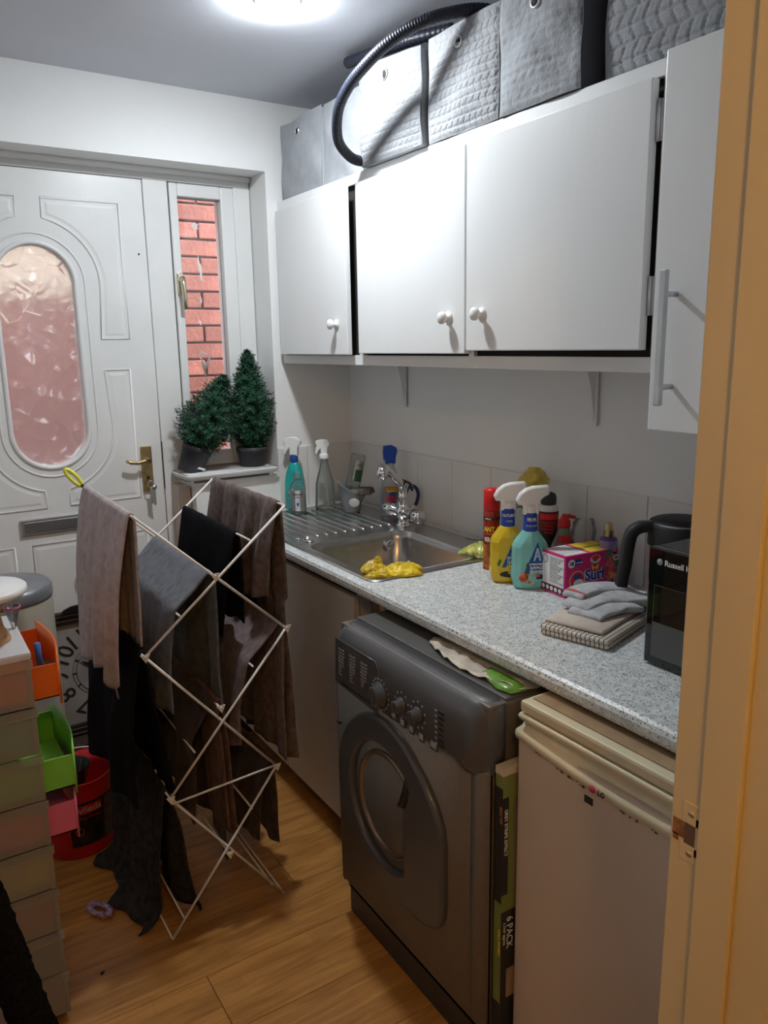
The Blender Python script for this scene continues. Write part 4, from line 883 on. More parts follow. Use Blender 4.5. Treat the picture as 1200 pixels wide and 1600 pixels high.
def ex1(t, M_):
    MB().loft([[(x+.008,-.0290-k_,z*.5+.026) for x,z in [(.034*cos(a),.018*sin(a)) for a in [2*PI*i/20 for i in range(20)]]] for k_ in (0,.0008)]).build('badge', W['text_k'], t)
    for (x,z) in ((-.026,.062),(-.029,.055)): MB().loft([[(x+.004*cos(a)+k_*0,-.0278-k_,z+.006*sin(a)) for a in [2*PI*i/12 for i in range(12)]] for k_ in (0,.0006)]).build('leaf_print', pm('green_print',(.05,.2,.02),.5,var=0), t)
def ex2(t, M_):
    for (x,z,rx,rz_,c_) in ((-.022,.034,.0115,.012,(.70,.12,.05)),(-.008,.037,.010,.010,(.75,.25,.08)),(-.010,.024,.012,.007,(.80,.45,.15)),(.0,.019,.008,.006,(.85,.70,.50)),(-.013,.052,.006,.010,(.65,.28,.06)),(-.010,.065,.005,.008,(.03,.20,.08))):
        MB().loft([[(x+rx*cos(a),-.0284-k_,z+rz_*sin(a)) for a in [2*PI*i/16 for i in range(16)]] for k_ in (0,.0008)]).build('fruit_print', pm('fruit_print',c_,.5,var=.2,nscale=80), t)
    MB().box(.012,.034,-.0296,-.0286,.029,.041).build('badge', W['text_k'], t)
script_y = pm('cream_script_print',(.8,.6,.2),.5,var=0); script_r = pm('coral_script_print',(.75,.25,.2),.5,var=0)
cleaner('kitchen_cleaner','faceted yellow kitchen cleaner bottle with white trigger','',pm('yellow_bottle_plastic',(.72,.50,.008),.25,var=.05,coat=.4),'NATURAL','MADE WITH',[],0,lambda t,m: None) if False else None
cleaner('kitchen_cleaner','faceted yellow kitchen cleaner bottle with white trigger',(-.258,-1.276,WT),pm('yellow_bottle_plastic',(.72,.50,.008),.25,var=.05,coat=.4),'NATURAL','LEMON',[('KITCHEN',.0105,W['text_w']),('CLEANER',.0105,W['text_w']),('Zesty Lemon',.009,script_y)],RV+.06,ex1)
cleaner('surface_cleaner','faceted aqua surface cleaner bottle with peach print and white trigger',(-.248,-1.352,WT),pm('aqua_bottle_plastic',(.22,.60,.58),.25,var=.05,coat=.4),'99.9%','OF BACTERIA',[('ANTIBACTERIAL',.0062,W['text_w']),('SURFACE',.0100,W['text_w']),('CLEANER',.0100,W['text_w']),('Peach',.009,script_r)],RV+.05,ex2)
# clear bottle holding the yellow film bag
t = thing('film_bag', 'see-through bottle topped with crumpled yellow film behind the cleaners', 'packet', (-.105,-1.150,WT), RV)
MB().loft([el(.024,.020,0),el(.026,.021,.01),el(.025,.020,.10),el(.016,.014,.15),el(.012,.012,.165)]).build('bottle_body', W['clear'], t)
rr_=[]
for i in range(16):
    t_=i/15; k_=.25+.95*sin(PI*t_)**.8 if t_<1 else .2
    cx=-.042+.125*t_; cz=.165+.080*sin(PI*t_*.62)
    rr_.append([(cx+.006*noise3(t_*8,a),(.022*k_)*cos(a)*(1+.25*noise3(a*2,t_*6)),cz+.034*k_*sin(a)*(1+.3*noise3(a*2,t_*8,1))) for a in [2*PI*j/18 for j in range(18)]])
MB().loft(rr_).build('yellow_film', pm('translucent_yellow_film',(.80,.62,.10),.3,var=.2,nscale=30,coat=.5,bump=.6,bscale=40), t)
MB().tube([(.002,-.012,.205),(.02,-.012,.228),(.045,-.010,.248),(.054,-.008,.252)],.0045,8,rad=[.003,.006,.006,.003]).build('dark_edge', pm('dark_green_scourer',(.03,.07,.04),.9), t)
b=MB(); 
for z in (.170,.178): b.tube([(.016*cos(a),.014*sin(a),z+.002*sin(2*a)) for a in [2*PI*i/16 for i in range(16)]],.0016,6,closed=True)
b.build('rubber_band', pm('amber_rubber',(.55,.33,.02),.4), t)
# drain cleaner with dark cap
t = thing('cleaner_bottle', 'white bottle with dark cap and maroon label behind the aqua cleaner', 'bottle', (-.098,-1.262,WT), RV)
MB().lathe([(.026,0),(.0275,.004),(.0275,.175),(.025,.186),(.016,.190)]).build('bottle_body', W['wplastic'], t); MB().lathe([(.019,.188),(.0215,.192),(.0215,.210),(.018,.219),(.010,.223),(.0001,.2235)]).build('cap', W['pot'], t)
band(t,.0275,.0,.172,pm('maroon_label',(.14,.012,.015),.4,var=.1),-1.55,1.55); band(t,.0278,.150,.166,W['text_r'],-1.1,.9); band(t,.0278,.080,.118,pm('dark_photo_print',(.04,.03,.03),.4,var=.3),-1.3,1.3)
for i,s_ in enumerate(('UNBLOCKER','STRONG','fast acting','drain gel')): wraptext(s_,.0075,W['text_r'],.0281,.139-.009*i,t,ang=-.1,bold=.0002)
# washing-up liquid
t = thing('washing_up_bottle', 'clear bottle with red cap and little liquid behind the pink box', 'bottle', (-.112,-1.338,WT), RV)
MB().loft([el(.032,.022,0),el(.038,.026,.008),el(.038,.026,.05),el(.032,.022,.09),el(.018,.015,.125),el(.014,.013,.142)]).build('bottle_body', glassmat('greyish_clear_plastic',(.62,.62,.56),.08,(.25,(.45,.42,.36))), t)
MB().loft([el(.035,.024,.003),el(.036,.025,.02),el(.036,.025,.045)]).build('liquid', glassmat('olive_liquid',(.5,.55,.3),.05,(.3,(.35,.38,.16))), t)
MB().loft([el(.016,.015,.140,2),el(.0175,.016,.144,2),el(.0165,.015,.158,2),el(.010,.010,.166,2),el(.006,.006,.176,2)]).build('cap', W['red'], t)
MB().tube([(-.002,0,.166),(.012,0,.170),(.030,0,.166)],.006,8,rad=[.007,.006,.004]).build('cap_flap', W['red'], t); band(t,.0255,.100,.120,pm('red_tag_label',(.6,.05,.04),.5),-.8,.8,Ry=.020); band(t,.038,.02,.060,pm('red_green_label',(.35,.08,.05),.5,var=.5,nscale=40,dark=(.02,.14,.03)),-.2,1.2,Ry=.026)
# clear film wrapper
t = thing('clear_wrapper', 'crinkled clear cellophane wrapper behind the red-capped bottle', 'packet', (-.045,-1.345,WT), RV)
rr_=[[(.030*k_*cos(a)*(1+.3*noise3(a*2,z*40)),.020*k_*sin(a)*(1+.3*noise3(a*3,z*30)),z) for a in [2*PI*j/18 for j in range(18)]] for k_,z in ((.6,.001),(.9,.03),(1.0,.08),(1.1,.12),(.9,.145),(.7,.155))]
MB().loft(rr_,True,False).build('wrapper', W['film'], t)
# pink laundry capsule box
bx = thing('laundry_box', 'pink laundry capsule box with flower print lying on its long side', 'box', (-.155,-1.437,WT), math.atan2(-.013,.173))
HP = pm('hot_pink_card',(.68,.03,.20),.4,var=.04); L_, D_, H_ = .086, .049, .108
bx.rotation_euler = (0,0,-.085)
MB().box(-L_,L_,-D_,D_,0,H_,bev=.0015).build('carton', HP, bx)
Ff = lambda x,z,k_=0: frame((x,-D_-.0003-k_,z),(1,0,0),(0,0,1))
def sprint(name, pts, m, k_=.0006, par=bx, fm=None): return shape2d(name,[pts],.0005,m,par,fm or Ff(0,0,k_))
def circ(x,z,r,n=20,ry=None): return [(x+r*cos(2*PI*i/n),z+(ry or r)*sin(2*PI*i/n)) for i in range(n)]
sprint('printed_panel',[(-.078,.080),(-.040,.083),(-.034,.088),(-.040,.097),(-.078,.094)],W['text_b']); sprint('count_disc',circ(-.068,.088,.011),W['text_w'],.0012); text('18',.013,W['text_b'],Ff(-.0745,.0835,.0018),bx,bold=.0006); text('CAPSULES',.005,W['text_w'],Ff(-.055,.0865,.0012),bx)
sprint('logo_oval',circ(.010,.090,.017,24,.011),W['text_w']); sprint('logo_oval',circ(.010,.0935,.013,24,.006),W['text_r'],.0012); text('care',.008,W['text_k'],Ff(.002,.084,.0013),bx)
sprint('capsule_print',circ(-.048,.042,.026),pm('pale_pink_ring',(.80,.30,.42),.4,var=0)); sprint('capsule_print',circ(-.048,.042,.022),W['text_r'],.0011); sprint('capsule_print',circ(-.044,.035,.016,20,.010),W['text_w'],.0016); sprint('capsule_print',circ(-.050,.052,.012,20,.007),W['text_b'],.0017)
text('Surf',.040,W['text_w'],Ff(-.0245,.037,.0008),bx,bold=.0028); text('Surf',.040,W['text_b'],Ff(-.0240,.0375,.0016),bx,bold=.0012)
for s in (-1,1): sprint('butterfly_print',[(.008,.068),(.008+s*.012,.079),(.008+s*.010,.068),(.008+s*.007,.062)][::s],W['text_y'],.0022)
text('tropical lily & ylang',.0075,pm('orange_script',(.8,.35,.15),.5,var=0),Ff(-.018,.020,.0008),bx); MB().box(-.020,.036,-D_-.0014,-D_-.0006,.014,.0148).build('underline_print', pm('orange_script2',(.8,.35,.15),.5,var=0), bx)
random.seed(11)
for i in range(12):
    cx=.066+random.uniform(-.018,.012); cz=.055+random.uniform(-.042,.042); r_=random.uniform(.010,.017); c_=random.choice(((.75,.12,.15),(.78,.30,.12),(.80,.50,.10),(.72,.20,.30)))
    sprint('flower_print',[(min(.0845,cx+r_*cos(a)*(1+.35*cos(5*a))),max(.003,min(.105,cz+r_*sin(a)*(1+.35*cos(5*a))))) for a in [2*PI*j/40 for j in range(40)]],pm('flower_ink',c_,.5,var=.3,nscale=60,dark=(.4,.04,.08)),.0006+.00022*i)
for x,z in ((.045,.098),(.055,.100),(.080,.070)): sprint('leaf_print',circ(x,z,.006,12,.010)[:],pm('leaf_ink',(.04,.22,.08),.5,var=0),.0034)
sprint('count_badge',circ(.075,.086,.009,6),W['text_w'],.0038); text('18',.009,W['text_k'],Ff(.070,.083,.0042),bx,bold=.0003)
Fl = lambda y,z,k_=0: frame((-L_-.0004-k_,y,z),(0,-1,0),(0,0,1))
shape2d('printed_panel',[[(-.043,.024),(.043,.024),(.043,.102),(-.043,.102)]],.0004,W['text_w'],bx,Fl(0,0)); shape2d('printed_panel',[[(-.043,.006),(.043,.006),(.043,.022),(-.043,.022)]],.0004,W['text_k'],bx,Fl(0,0))
for i in range(13): text(('keep away from children','dosage: one capsule','wash at 30 or 40','do not pierce')[i%4],.0055,W['text_g'],Fl(.010,.094-.0052*i,.0004),bx)
for i in range(5): shape2d('care_symbol',[circ(-.034+.016*i,.014,.006,8)],.0004,W['text_w'],bx,Fl(0,0,.0004))
b = MB(); b.tube([(-L_-.001,.028+.010*cos(a),.088+.010*sin(a)) for a in [2*PI*i/18 for i in range(18)]],.0006,4,closed=True); b.build('symbol_print', W['text_k'], bx)
MB().box(-L_+.006,-.012,-D_+.006,D_-.006,H_,H_+.0006).build('top_print', W['text_w'], bx); MB().box(.0,L_-.006,-D_+.006,D_-.006,H_,H_+.0006).build('top_print', W['text_y'], bx)
for i in range(5): text('open here - press and lift',.006,W['text_g'],Matrix.Translation((-L_+.010,.030-.013*i,H_+.0007)),bx)
text('RECYCLE',.012,W['text_k'],Matrix.Translation((.015,-.005,H_+.0007)),bx)
# purple body mist
t = thing('body_mist', 'tall purple mist bottle with gold sprayer between pink box and kettle', 'bottle', (-.085,-1.470,WT), RV)
MB().lathe([(.021,0),(.0225,.003),(.0225,.128),(.020,.134),(.010,.137)]).build('bottle_body', pm('purple_plastic',(.10,.035,.30),.2,var=.1,coat=.5), t); band(t,.0225,.095,.128,pm('lilac_upper',(.34,.25,.50),.2,var=.1,coat=.5),-3.1,3.1); band(t,.0227,.078,.100,pm('dark_violet_print',(.02,.01,.06),.4),-.5,1.4)
MB().lathe([(.0125,.136),(.013,.138),(.013,.154),(.0125,.156),(.0095,.157),(.0095,.170),(.007,.172)]).build('gold_sprayer', W['brass'], t); wraptext('MIST',.008,W['text_w'],.0229,.030,t); wraptext('body',.006,W['text_w'],.0229,.042,t)
# kettle
t = thing('kettle', 'black and clear kettle with a broad black handle behind the oven', 'kettle', (-.098,-1.700,WT), RV)
MB().lathe([(.078,0),(.080,.004),(.080,.018),(.074,.022)],n=32).build('base', W['black'], t)
MB().lathe([(.073,.022),(.074,.030),(.074,.165),(.072,.166),(.071,.030),(.070,.024)],n=40,cap0=False,cap1=False).build('jug', glassmat('smoky_jug',(.30,.29,.28),.05,(.30,(.14,.13,.125))), t)
MB().lathe([(.0755,.163),(.0765,.166),(.0755,.212),(.073,.216),(.072,.214),(.072,.165)],n=40,cap0=False,cap1=False).build('collar', W['mblack'], t)
MB().lathe([(.072,.212),(.072,.217),(.066,.224),(.03,.229),(.0001,.229)],n=40).build('lid', W['mblack'], t); MB().lathe([(.0728,.2165),(.0732,.2185),(.0728,.2205)],n=40,cap0=False,cap1=False).build('lid_ring', W['zinc'], t)
hb = MB(); P = crom([(-.062,0,.205),(-.092,0,.209),(-.116,0,.196),(-.124,0,.165),(-.129,0,.12),(-.136,0,.075),(-.133,0,.050)],6)
hb.loft([[(p.x+nx_*w_,yy,p.z+nz_*w_) for yy,w_ in ((-.012,-.012),(-.014,0),(-.012,.012),(.012,.012),(.014,0),(.012,-.012))] for p,(nx_,nz_),w_ in [(P[i],(-(P[min(i+1,len(P)-1)]-P[max(i-1,0)]).normalized().z,(P[min(i+1,len(P)-1)]-P[max(i-1,0)]).normalized().x),0) for i in range(len(P))]])
hb.build('handle', W['mblack'], t); MB().box(-.100,-.068,-.010,.010,.212,.222,bev=.003).build('lid_button', W['black'], t)
MB().box(-.078,-.073,-.012,.012,.02,.165,bev=.001).build('handle_spine', W['zinc'], t)
# tabletop oven
t = thing('mini_oven', 'black microwave-sized appliance with dark glass door beside the doorway', 'microwave', (-.25,-2.075,WT), world=True)
b = MB(); b.box(-.385,-.06,YN+.04,-1.857,.920,1.152,bev=.004); b.build('casing', W['black'], t)
MB().box(-.404,-.386,YN+.04,-1.855,.917,1.153,bev=.003).build('front', pm('gloss_black',(.006,.006,.007),.08,var=0,coat=.5), t)
MB().box(-.4055,-.4035,YN+.13,-1.872,.935,1.080,bev=.001).build('door_glass', pm('tinted_glass',(.016,.012,.010),.04,var=0,coat=1), t)
MB().box(-.4062,-.4054,YN+.13,-1.873,.934,1.005).build('mesh_screen', pm('grey_mesh_glass',(.10,.105,.10),.35,var=.05), t)
for y_ in (-1.90,YN+.08):
    for x_ in (-.37,-.10): MB().lathe([(.012,-.0006),(.012,.008)],(x_,y_,WT)).build('foot', W['black'], t)
text('Russell Hobbs',.0155,W['text_w'],frame((-.4050,-1.893,1.122),(0,-1,0),(0,0,1)),t,bold=.0002); MB().lathe([(.0065,0),(.0065,.0008)],mat=frame((-.4042,-1.882,1.127),(0,0,1),(0,1,0)),n=18).build('logo_disc', W['text_g'], t)
MB().lathe([(.034,0),(.034,.010),(.028,.014),(.022,.010),(.020,.012),(.010,.013),(.0001,.013)],(-.33,-1.945,1.152),28).build('top_dial', W['chrome'], t)
# tea towels
def slab(name, label, m, c, hx, hy, z0, z1, rz, seed, folds=2, group=None):
    t = thing(name, label, 'tea towel', (c[0],c[1],z0), rz, group); th = (z1-z0)/folds
    for k_ in range(folds):
        g = []; sh = random.uniform(-.003,.003)
        za = th*k_; zb = th*(k_+1)*.985
        def rg(e, z): return [(x+sh+.003*noise3(x*30+seed,y*30),y+.003*noise3(x*25,y*30+seed),z+.0025*noise3(x*16+seed,y*18)*(1 if k_ else .0 if z<=za+.0004 else 1)) for x,y,z in rrect(hx-e,hy-e,.006,z,0,0,3)]
        MB().loft([rg(.004,za+.0002),rg(.0,za+th*.3),rg(.0,za+th*.7),rg(.004,zb),rg(.03,zb+.001),rg(hy*.8,zb+.001)]).build('towel_fold', m, t)
    return t
def check():
    m = pm('checked_cotton',(.70,.64,.56),.95,var=0); t=m.node_tree; p=t.nodes['Principled BSDF']; tc=_n(t,'ShaderNodeTexCoord'); sx=_n(t,'ShaderNodeSeparateXYZ'); t.links.new(tc.outputs['Object'],sx.inputs[0]); sn=_n(t,'ShaderNodeSeparateXYZ'); t.links.new(tc.outputs['Normal'],sn.inputs[0])
    last=None
    for ax in (0,1,2):
        a=_n(t,'ShaderNodeMath'); a.operation='MULTIPLY'; a.inputs[1].default_value=1/.0105; t.links.new(sx.outputs[ax],a.inputs[0]); f=_n(t,'ShaderNodeMath'); f.operation='FRACT'; t.links.new(a.outputs[0],f.inputs[0]); l0=_n(t,'ShaderNodeMath'); l0.operation='LESS_THAN'; l0.inputs[1].default_value=.20; t.links.new(f.outputs[0],l0.inputs[0]); ab=_n(t,'ShaderNodeMath'); ab.operation='ABSOLUTE'; t.links.new(sn.outputs[ax],ab.inputs[0]); lt_=_n(t,'ShaderNodeMath'); lt_.operation='LESS_THAN'; lt_.inputs[1].default_value=.6; t.links.new(ab.outputs[0],lt_.inputs[0]); l=_n(t,'ShaderNodeMath'); l.operation='MULTIPLY'; t.links.new(l0.outputs[0],l.inputs[0]); t.links.new(lt_.outputs[0],l.inputs[1])
        if last is None: last=l.outputs[0]
        else: mx=_n(t,'ShaderNodeMath'); mx.operation='MAXIMUM'; t.links.new(last,mx.inputs[0]); t.links.new(l.outputs[0],mx.inputs[1]); last=mx.outputs[0]
    mx=_n(t,'ShaderNodeMix'); mx.data_type='RGBA'; mx.inputs[6].default_value=(.66,.60,.52,1); mx.inputs[7].default_value=(.035,.03,.03,1); t.links.new(last,mx.inputs[0]); t.links.new(mx.outputs[2],p.inputs['Base Color']); return m
slab('tea_towel','black and cream checked tea towel, bottom of the folded pile',check(),(-.335,-1.668),.115,.080,WT,WT+.022,.28,1,2,'folded tea towels before the oven')
slab('tea_towel','plain cream tea towel folded on the checked one',pm('cream_cotton',(.66,.57,.49),.95,var=.12,nscale=14,bump=.3,bscale=200),(-.330,-1.655),.105,.070,WT+.0235,WT+.034,.30,2,1,'folded tea towels before the oven')
gw = terry('grey_white_stripe_cotton',(.56,.56,.57),(.40,.41,.43),700,'X'); gw2 = pm('red_stripe',(.55,.10,.08),.95)
t = thing('tea_towel','grey-white ribbed towel with red stripe, loosely rolled on top of the pile','tea towel',(-.285,-1.635,WT+.034),.15,'folded tea towels before the oven')
def roll_(pts, w0, h0, name, m, par):
    P=crom(pts,6); n_=len(P); rr_=[]
    for i,p in enumerate(P):
        d=(P[min(i+1,n_-1)]-P[max(i-1,0)]).normalized(); s_=Vector((-d.y,d.x,0)).normalized(); t_=i/(n_-1); k_=min(1,(sin(PI*min(max(t_,.004),.996)))**.14)
        rr_.append([p+s_*w0*(.9+.1*k_+.05*noise3(t_*5,w0*90))*math.copysign(abs(cos(a))**.6,cos(a))+Vector((0,0,1))*(h0*k_*math.copysign(abs(sin(a))**.7,sin(a))+h0*.25*noise3(a*1.5,t_*5,w0*50)) for a in [2*PI*j/20 for j in range(20)]])
    return MB().loft(rr_).build(name,m,par)
roll_([(-.100,-.020,.004),(-.05,-.020,.008),(.0,-.030,.008),(.05,-.050,.004)],.045,.010,'towel_fold',gw,t)
roll_([(-.085,.015,.012),(-.03,.010,.016),(.03,-.010,.016),(.085,-.050,.010),(.12,-.075,.004)],.040,.012,'towel_fold',gw,t)
roll_([(-.060,.040,.026),(-.01,.036,.031),(.05,.02,.027),(.10,-.015,.020)],.030,.010,'towel_fold',gw,t)
for x in (-.052,-.020): roll_([(x,.0395,.0268),(x+.007,.039,.0275)],.0305,.0108,'red_stripe',gw2,t)
# yellow rubber gloves at the sink edge
t = thing('rubber_gloves', 'crumpled yellow rubber glove lying over the front sink edge', 'gloves', (-.490,-1.040,DR-.002), RV)
yr = pm('yellow_rubber',(.80,.58,.02),.38,var=.18,nscale=22,dark=(.40,.26,.02),bump=.35,bscale=35,sub=.0)
def crump(name, cx, cy, lx, ly, h, seed, rot=0.0, z=0.0):
    rr_=[]; n_=20
    for i in range(n_+1):
        t_=i/n_; k_=max(.06,sin(PI*t_))**.55; ring=[]
        for j in range(26):
            a=2*PI*j/26; q=1+.28*noise3(a*2.2+seed,t_*9,seed)
            x=-lx+2*lx*t_; y=ly*k_*cos(a)*q; zz=h*k_*(max(sin(a),-.28)+.3)*(1+.45*noise3(t_*11+seed,a*2,seed*2)); ring.append((cx+x*cos(rot)-y*sin(rot),cy+x*sin(rot)+y*cos(rot),z+.0012+max(0,zz)))
        rr_.append(ring)
    return MB().loft(rr_).build(name,yr,t)
crump('glove_palm',.028,.002,.062,.034,.017,1,.08); crump('glove_cuff',-.038,.012,.042,.034,.021,4,-.5,.001); crump('glove_finger',.055,-.026,.045,.012,.012,6,.22); crump('glove_finger',-.020,-.034,.048,.013,.012,9,.1); crump('glove_finger',.050,.022,.050,.011,.014,12,-.1,.006); crump('glove_thumb',-.030,.030,.022,.011,.014,15,1.0,.020)

# ------------------------------------------------------------------ CLOTHES AIRER
NY, FY = -.988, -.468
ND = dict(A=(-1.165,1.157),B=(-.775,1.137),J1=(-.977,.980),R1=(-.787,.803),L1=(-1.166,.807),J2=(-.984,.625),R2=(-.835,.411),L2=(-1.132,.412),J3=(-.985,.197),FL=(-1.155,.006),FR=(-.830,.006))
mid = lambda a,b,t_=.5: (ND[a][0]*(1-t_)+ND[b][0]*t_, ND[a][1]*(1-t_)+ND[b][1]*t_)
ND['h3']=mid('B','J1'); ND['h4']=mid('J1','L1'); ND['h6']=mid('R1','J2'); ND['h8']=mid('J2','L2'); ND['h9']=mid('R2','J3'); ND['hf']=mid('J3','FL',.78); ND['hg']=mid('J3','FR',.78)
ai = thing('clothes_airer', 'white wire folding clothes airer with crossed side frames', 'clothes airer', (-.98,-.73,0), world=True)
for yy, sg in ((NY,-1),(FY,1)):
    for a_, b_ in (('A','R1'),('B','L1'),('L1','R2'),('R1','L2'),('L2','FR'),('R2','FL')):
        o_ = -.004*sg if a_ in ('A','L1','L2') else .004*sg
        p, q = ND[a_], ND[b_]; MB().tube([(p[0],yy+o_,p[1]),(q[0],yy+o_,q[1])],.0036,8).build('side_bar', W['wire'], ai)
    for k_ in ('J1','R1','L1','J2','R2','L2','J3'):
        p = ND[k_]; b = MB(); b.poly([(p[0]-.012,yy+sg*.009-.001,p[1]+.009),(p[0]+.012,yy+sg*.009-.001,p[1]+.009),(p[0]+.001,yy+sg*.009-.001,p[1]-.013)],.002,(0,sg,0)); b.lathe([(.004,0),(.003,.003)],mat=frame((p[0],yy+sg*.011,p[1]+.003),(1,0,0),(0,0,1)) if sg<0 else frame((p[0],yy+sg*.011,p[1]+.003),(-1,0,0),(0,0,1)),n=10); b.build('joint_plate', W['wire'], ai)
rod0 = None
for k_ in ('A','B','J1','R1','L1','J2','R2','L2','J3','h3','h4','h6','h8','h9','hf','hg','FL','FR'):
    p = ND[k_]
    if rod0 is None: rod0 = MB().tube([(0,NY,0),(0,FY,0)],.0028,8).build('cross_rod', W['wire'], ai); base_off = Vector(rod0.location); o = rod0; 
    else: o = copyobj(rod0)
    o.location = (p[0], 0, p[1])
MB().tube([(ND['L2'][0]+.004,NY-.010,ND['L2'][1]-.012),(ND['R2'][0]-.004,NY-.010,ND['R2'][1]+.006)],.003,8).build('locking_bar', W['wire'], ai)

def drape(name, label, m, prof, y0, y1, amp=.012, freq=3.0, ph=0.0, thick=.005, endmod=None, shrink=.03, cols=44, cat='towel', group='laundry hung on the airer', hem=True, sl=0.0):
    """prof: (x, z, looseness) from one hem over the rods to the other hem"""
    P = []
    for i in range(len(prof)-1):
        a, b_ = prof[i], prof[i+1]; L = math.hypot(b_[0]-a[0], b_[1]-a[1]); k_ = max(2, int(L/.014))
        for s_ in range(k_): P.append(tuple(a[q]+(b_[q]-a[q])*s_/k_ for q in range(3)))
    P.append(prof[-1])
    P = [tuple(sum(P[min(max(i+d,0),len(P)-1)][q] for d in (-1,0,1))/3 for q in range(3)) if 0<i<len(P)-1 else P[i] for i in range(len(P))]
    zt = max(p[1] for p in P); n_ = len(P)
    b = MB(); rows = []
    for j in range(cols+1):
        v = j/cols; row = []
        for i, (x, z, w_) in enumerate(P):
            e0 = max(0, 1-i/(n_*.45)); e1 = max(0, 1-(n_-1-i)/(n_*.45)); em_ = endmod(v, 0 if e0>e1 else 1) if endmod else 0
            e = max(e0, e1); zz = z+em_*e*w_
            off = w_*amp*(sin(2*PI*freq*v+ph+(1.4 if e1>e0 else 0)+z*2.0)+.5*sin(2*PI*freq*2.3*v+ph*2+z*5)+.35*noise3(v*7+ph,z*9))
            yy = y0+(y1-y0)*(v+(.5-v)*shrink*w_*(1+.6*sin(z*9+ph)))+sl*w_*(zt-z)
            row.append((x+off, yy, max(zz,.006)+.0015*noise3(v*20,x*40)))
        rows.append(row)
    b.loft(rows, closed=False)
    if hem:   # stitched hems at the ends
        pass
    o = b.build(name, m, None, smooth=True); c = Vector((sum(p[0] for p in P)/n_, (y0+y1)/2, 0)); o.data.transform(Matrix.Translation(-c)); o.location = c
    md = o.modifiers.new('thickness','SOLIDIFY'); md.thickness = thick; md.offset = 0
    return tag(o, label, cat, group)
r3 = .006
mauve = terry('mauve_terry',(.47,.40,.41),(.36,.29,.30),420); slate = terry('slate_terry',(.15,.16,.18),(.09,.10,.115),300); blackc = terry('black_cotton',(.010,.010,.013),(.006,.006,.008),200); brown = terry('taupe_brown_terry',(.175,.135,.125),(.09,.065,.06),330); brown2 = terry('plum_brown_terry',(.20,.150,.155),(.12,.085,.085),330); dbrown = terry('dark_brown_terry',(.070,.045,.038),(.035,.022,.02),260); charcoal = terry('charcoal_terry',(.045,.042,.045),(.022,.02,.022),260); tan = terry('rust_brown_terry',(.16,.085,.06),(.08,.04,.03),260)
ax_, az_ = ND['A']
drape('towel','pale mauve ribbed towel over the highest left rod by the yellow peg',mauve,[(ax_-.064,.735,1),(ax_-.048,.95,.8),(ax_-.022,1.10,.4),(ax_-.007,1.158,0),(ax_,az_+.008,0),(ax_+.008,1.155,0),(ax_+.012,1.05,.5),(ax_+.014,.82,1)],-.972,-.490,.010,3.2,.4,endmod=lambda v,s: (-.085*(v-.25) if v>.3 else -.02*sin(v*20)) if s==0 else -.05*v,shrink=.05)
lp = MB(); lp.tube([(ax_-.055,-.93,.742),(ax_-.060,-.925,.715),(ax_-.055,-.92,.685)],.0022,6); o = lp.build('hanging_loop', mauve, None); tw = bpy.data.objects['towel']; bpy.context.view_layer.update(); o.parent = tw; o.matrix_parent_inverse = tw.matrix_world.inverted()
j1x, j1z = ND['J1']; h4x, h4z = ND['h4']
drape('towel','slate grey towel stepped over two middle rods under the crossing',slate,[(h4x-.030,.625,1),(h4x-.024,.78,.7),(h4x-.010,.87,.3),(h4x-.004,h4z+.006,0),(h4x+.006,h4z+.014,0),(j1x-.04,j1z-.030,.1),(j1x-.008,j1z+.005,0),(j1x+.004,j1z+.007,0),(j1x+.012,j1z-.02,.2),(j1x+.016,.80,.7),(j1x+.020,.560,1)],-.965,-.500,.010,2.2,1.0,shrink=.02,endmod=lambda v,s: -.03*v)
h3x, h3z = ND['h3']
drape('leggings','plain black garment folded over the rod between mauve and brown towels',blackc,[(h3x-.052,.770,1),(h3x-.034,.92,.5),(h3x-.007,h3z,0),(h3x,h3z+.006,0),(h3x+.007,h3z,0),(h3x+.013,.95,.5),(h3x+.016,.80,1)],-.900,-.480,.006,1.4,2.0,shrink=.06,cat='garment',endmod=lambda v,s: -.03*v+.012*sin(v*14))
bx_, bz_ = ND['B']
drape('towel','large taupe brown towel over the highest right rod beside the drainer',brown,[(bx_-.040,.880,1),(bx_-.032,1.00,.7),(bx_-.014,1.09,.3),(bx_-.006,bz_+.002,0),(bx_,bz_+.007,0),(bx_+.007,bz_+.002,0),(bx_+.012,1.04,.3),(bx_+.018,.80,.8),(bx_+.020,.385,1)],-.950,-.478,.013,3.4,.2,shrink=.04,endmod=lambda v,s: (-.10*v if s==0 else -.03*v))
r1x, r1z = ND['R1']; h6x, h6z = ND['h6']
drape('towel','plum brown towel stepped over the two right rods below the crossing',brown2,[(h6x-.036,.480,1),(h6x-.028,.60,.7),(h6x-.010,.695,.2),(h6x-.004,h6z+.006,0),(h6x+.006,h6z+.014,0),(r1x-.04,r1z-.030,.1),(r1x-.008,r1z+.005,0),(r1x+.003,r1z+.007,0),(r1x+.006,r1z-.03,.2),(r1x+.004,.62,.5),(r1x+.004,.395,1)],-.962,-.510,.009,2.4,2.4,shrink=.03,endmod=lambda v,s: (-.12*v if s==0 else 0))
l1x, l1z = ND['L1']
drape('trousers','long black garment hanging from the left rod under the mauve towel',blackc,[(l1x-.052,.395,1),(l1x-.044,.60,.7),(l1x-.016,.76,.2),(l1x-.006,l1z+.001,0),(l1x,l1z+.007,0),(l1x+.007,l1z,0),(l1x+.024,.70,.5),(l1x+.060,.40,1)],-.968,-.492,.014,1.6,.7,shrink=.05,cat='garment',endmod=lambda v,s: -.03*v)
l2x, l2z = ND['L2']
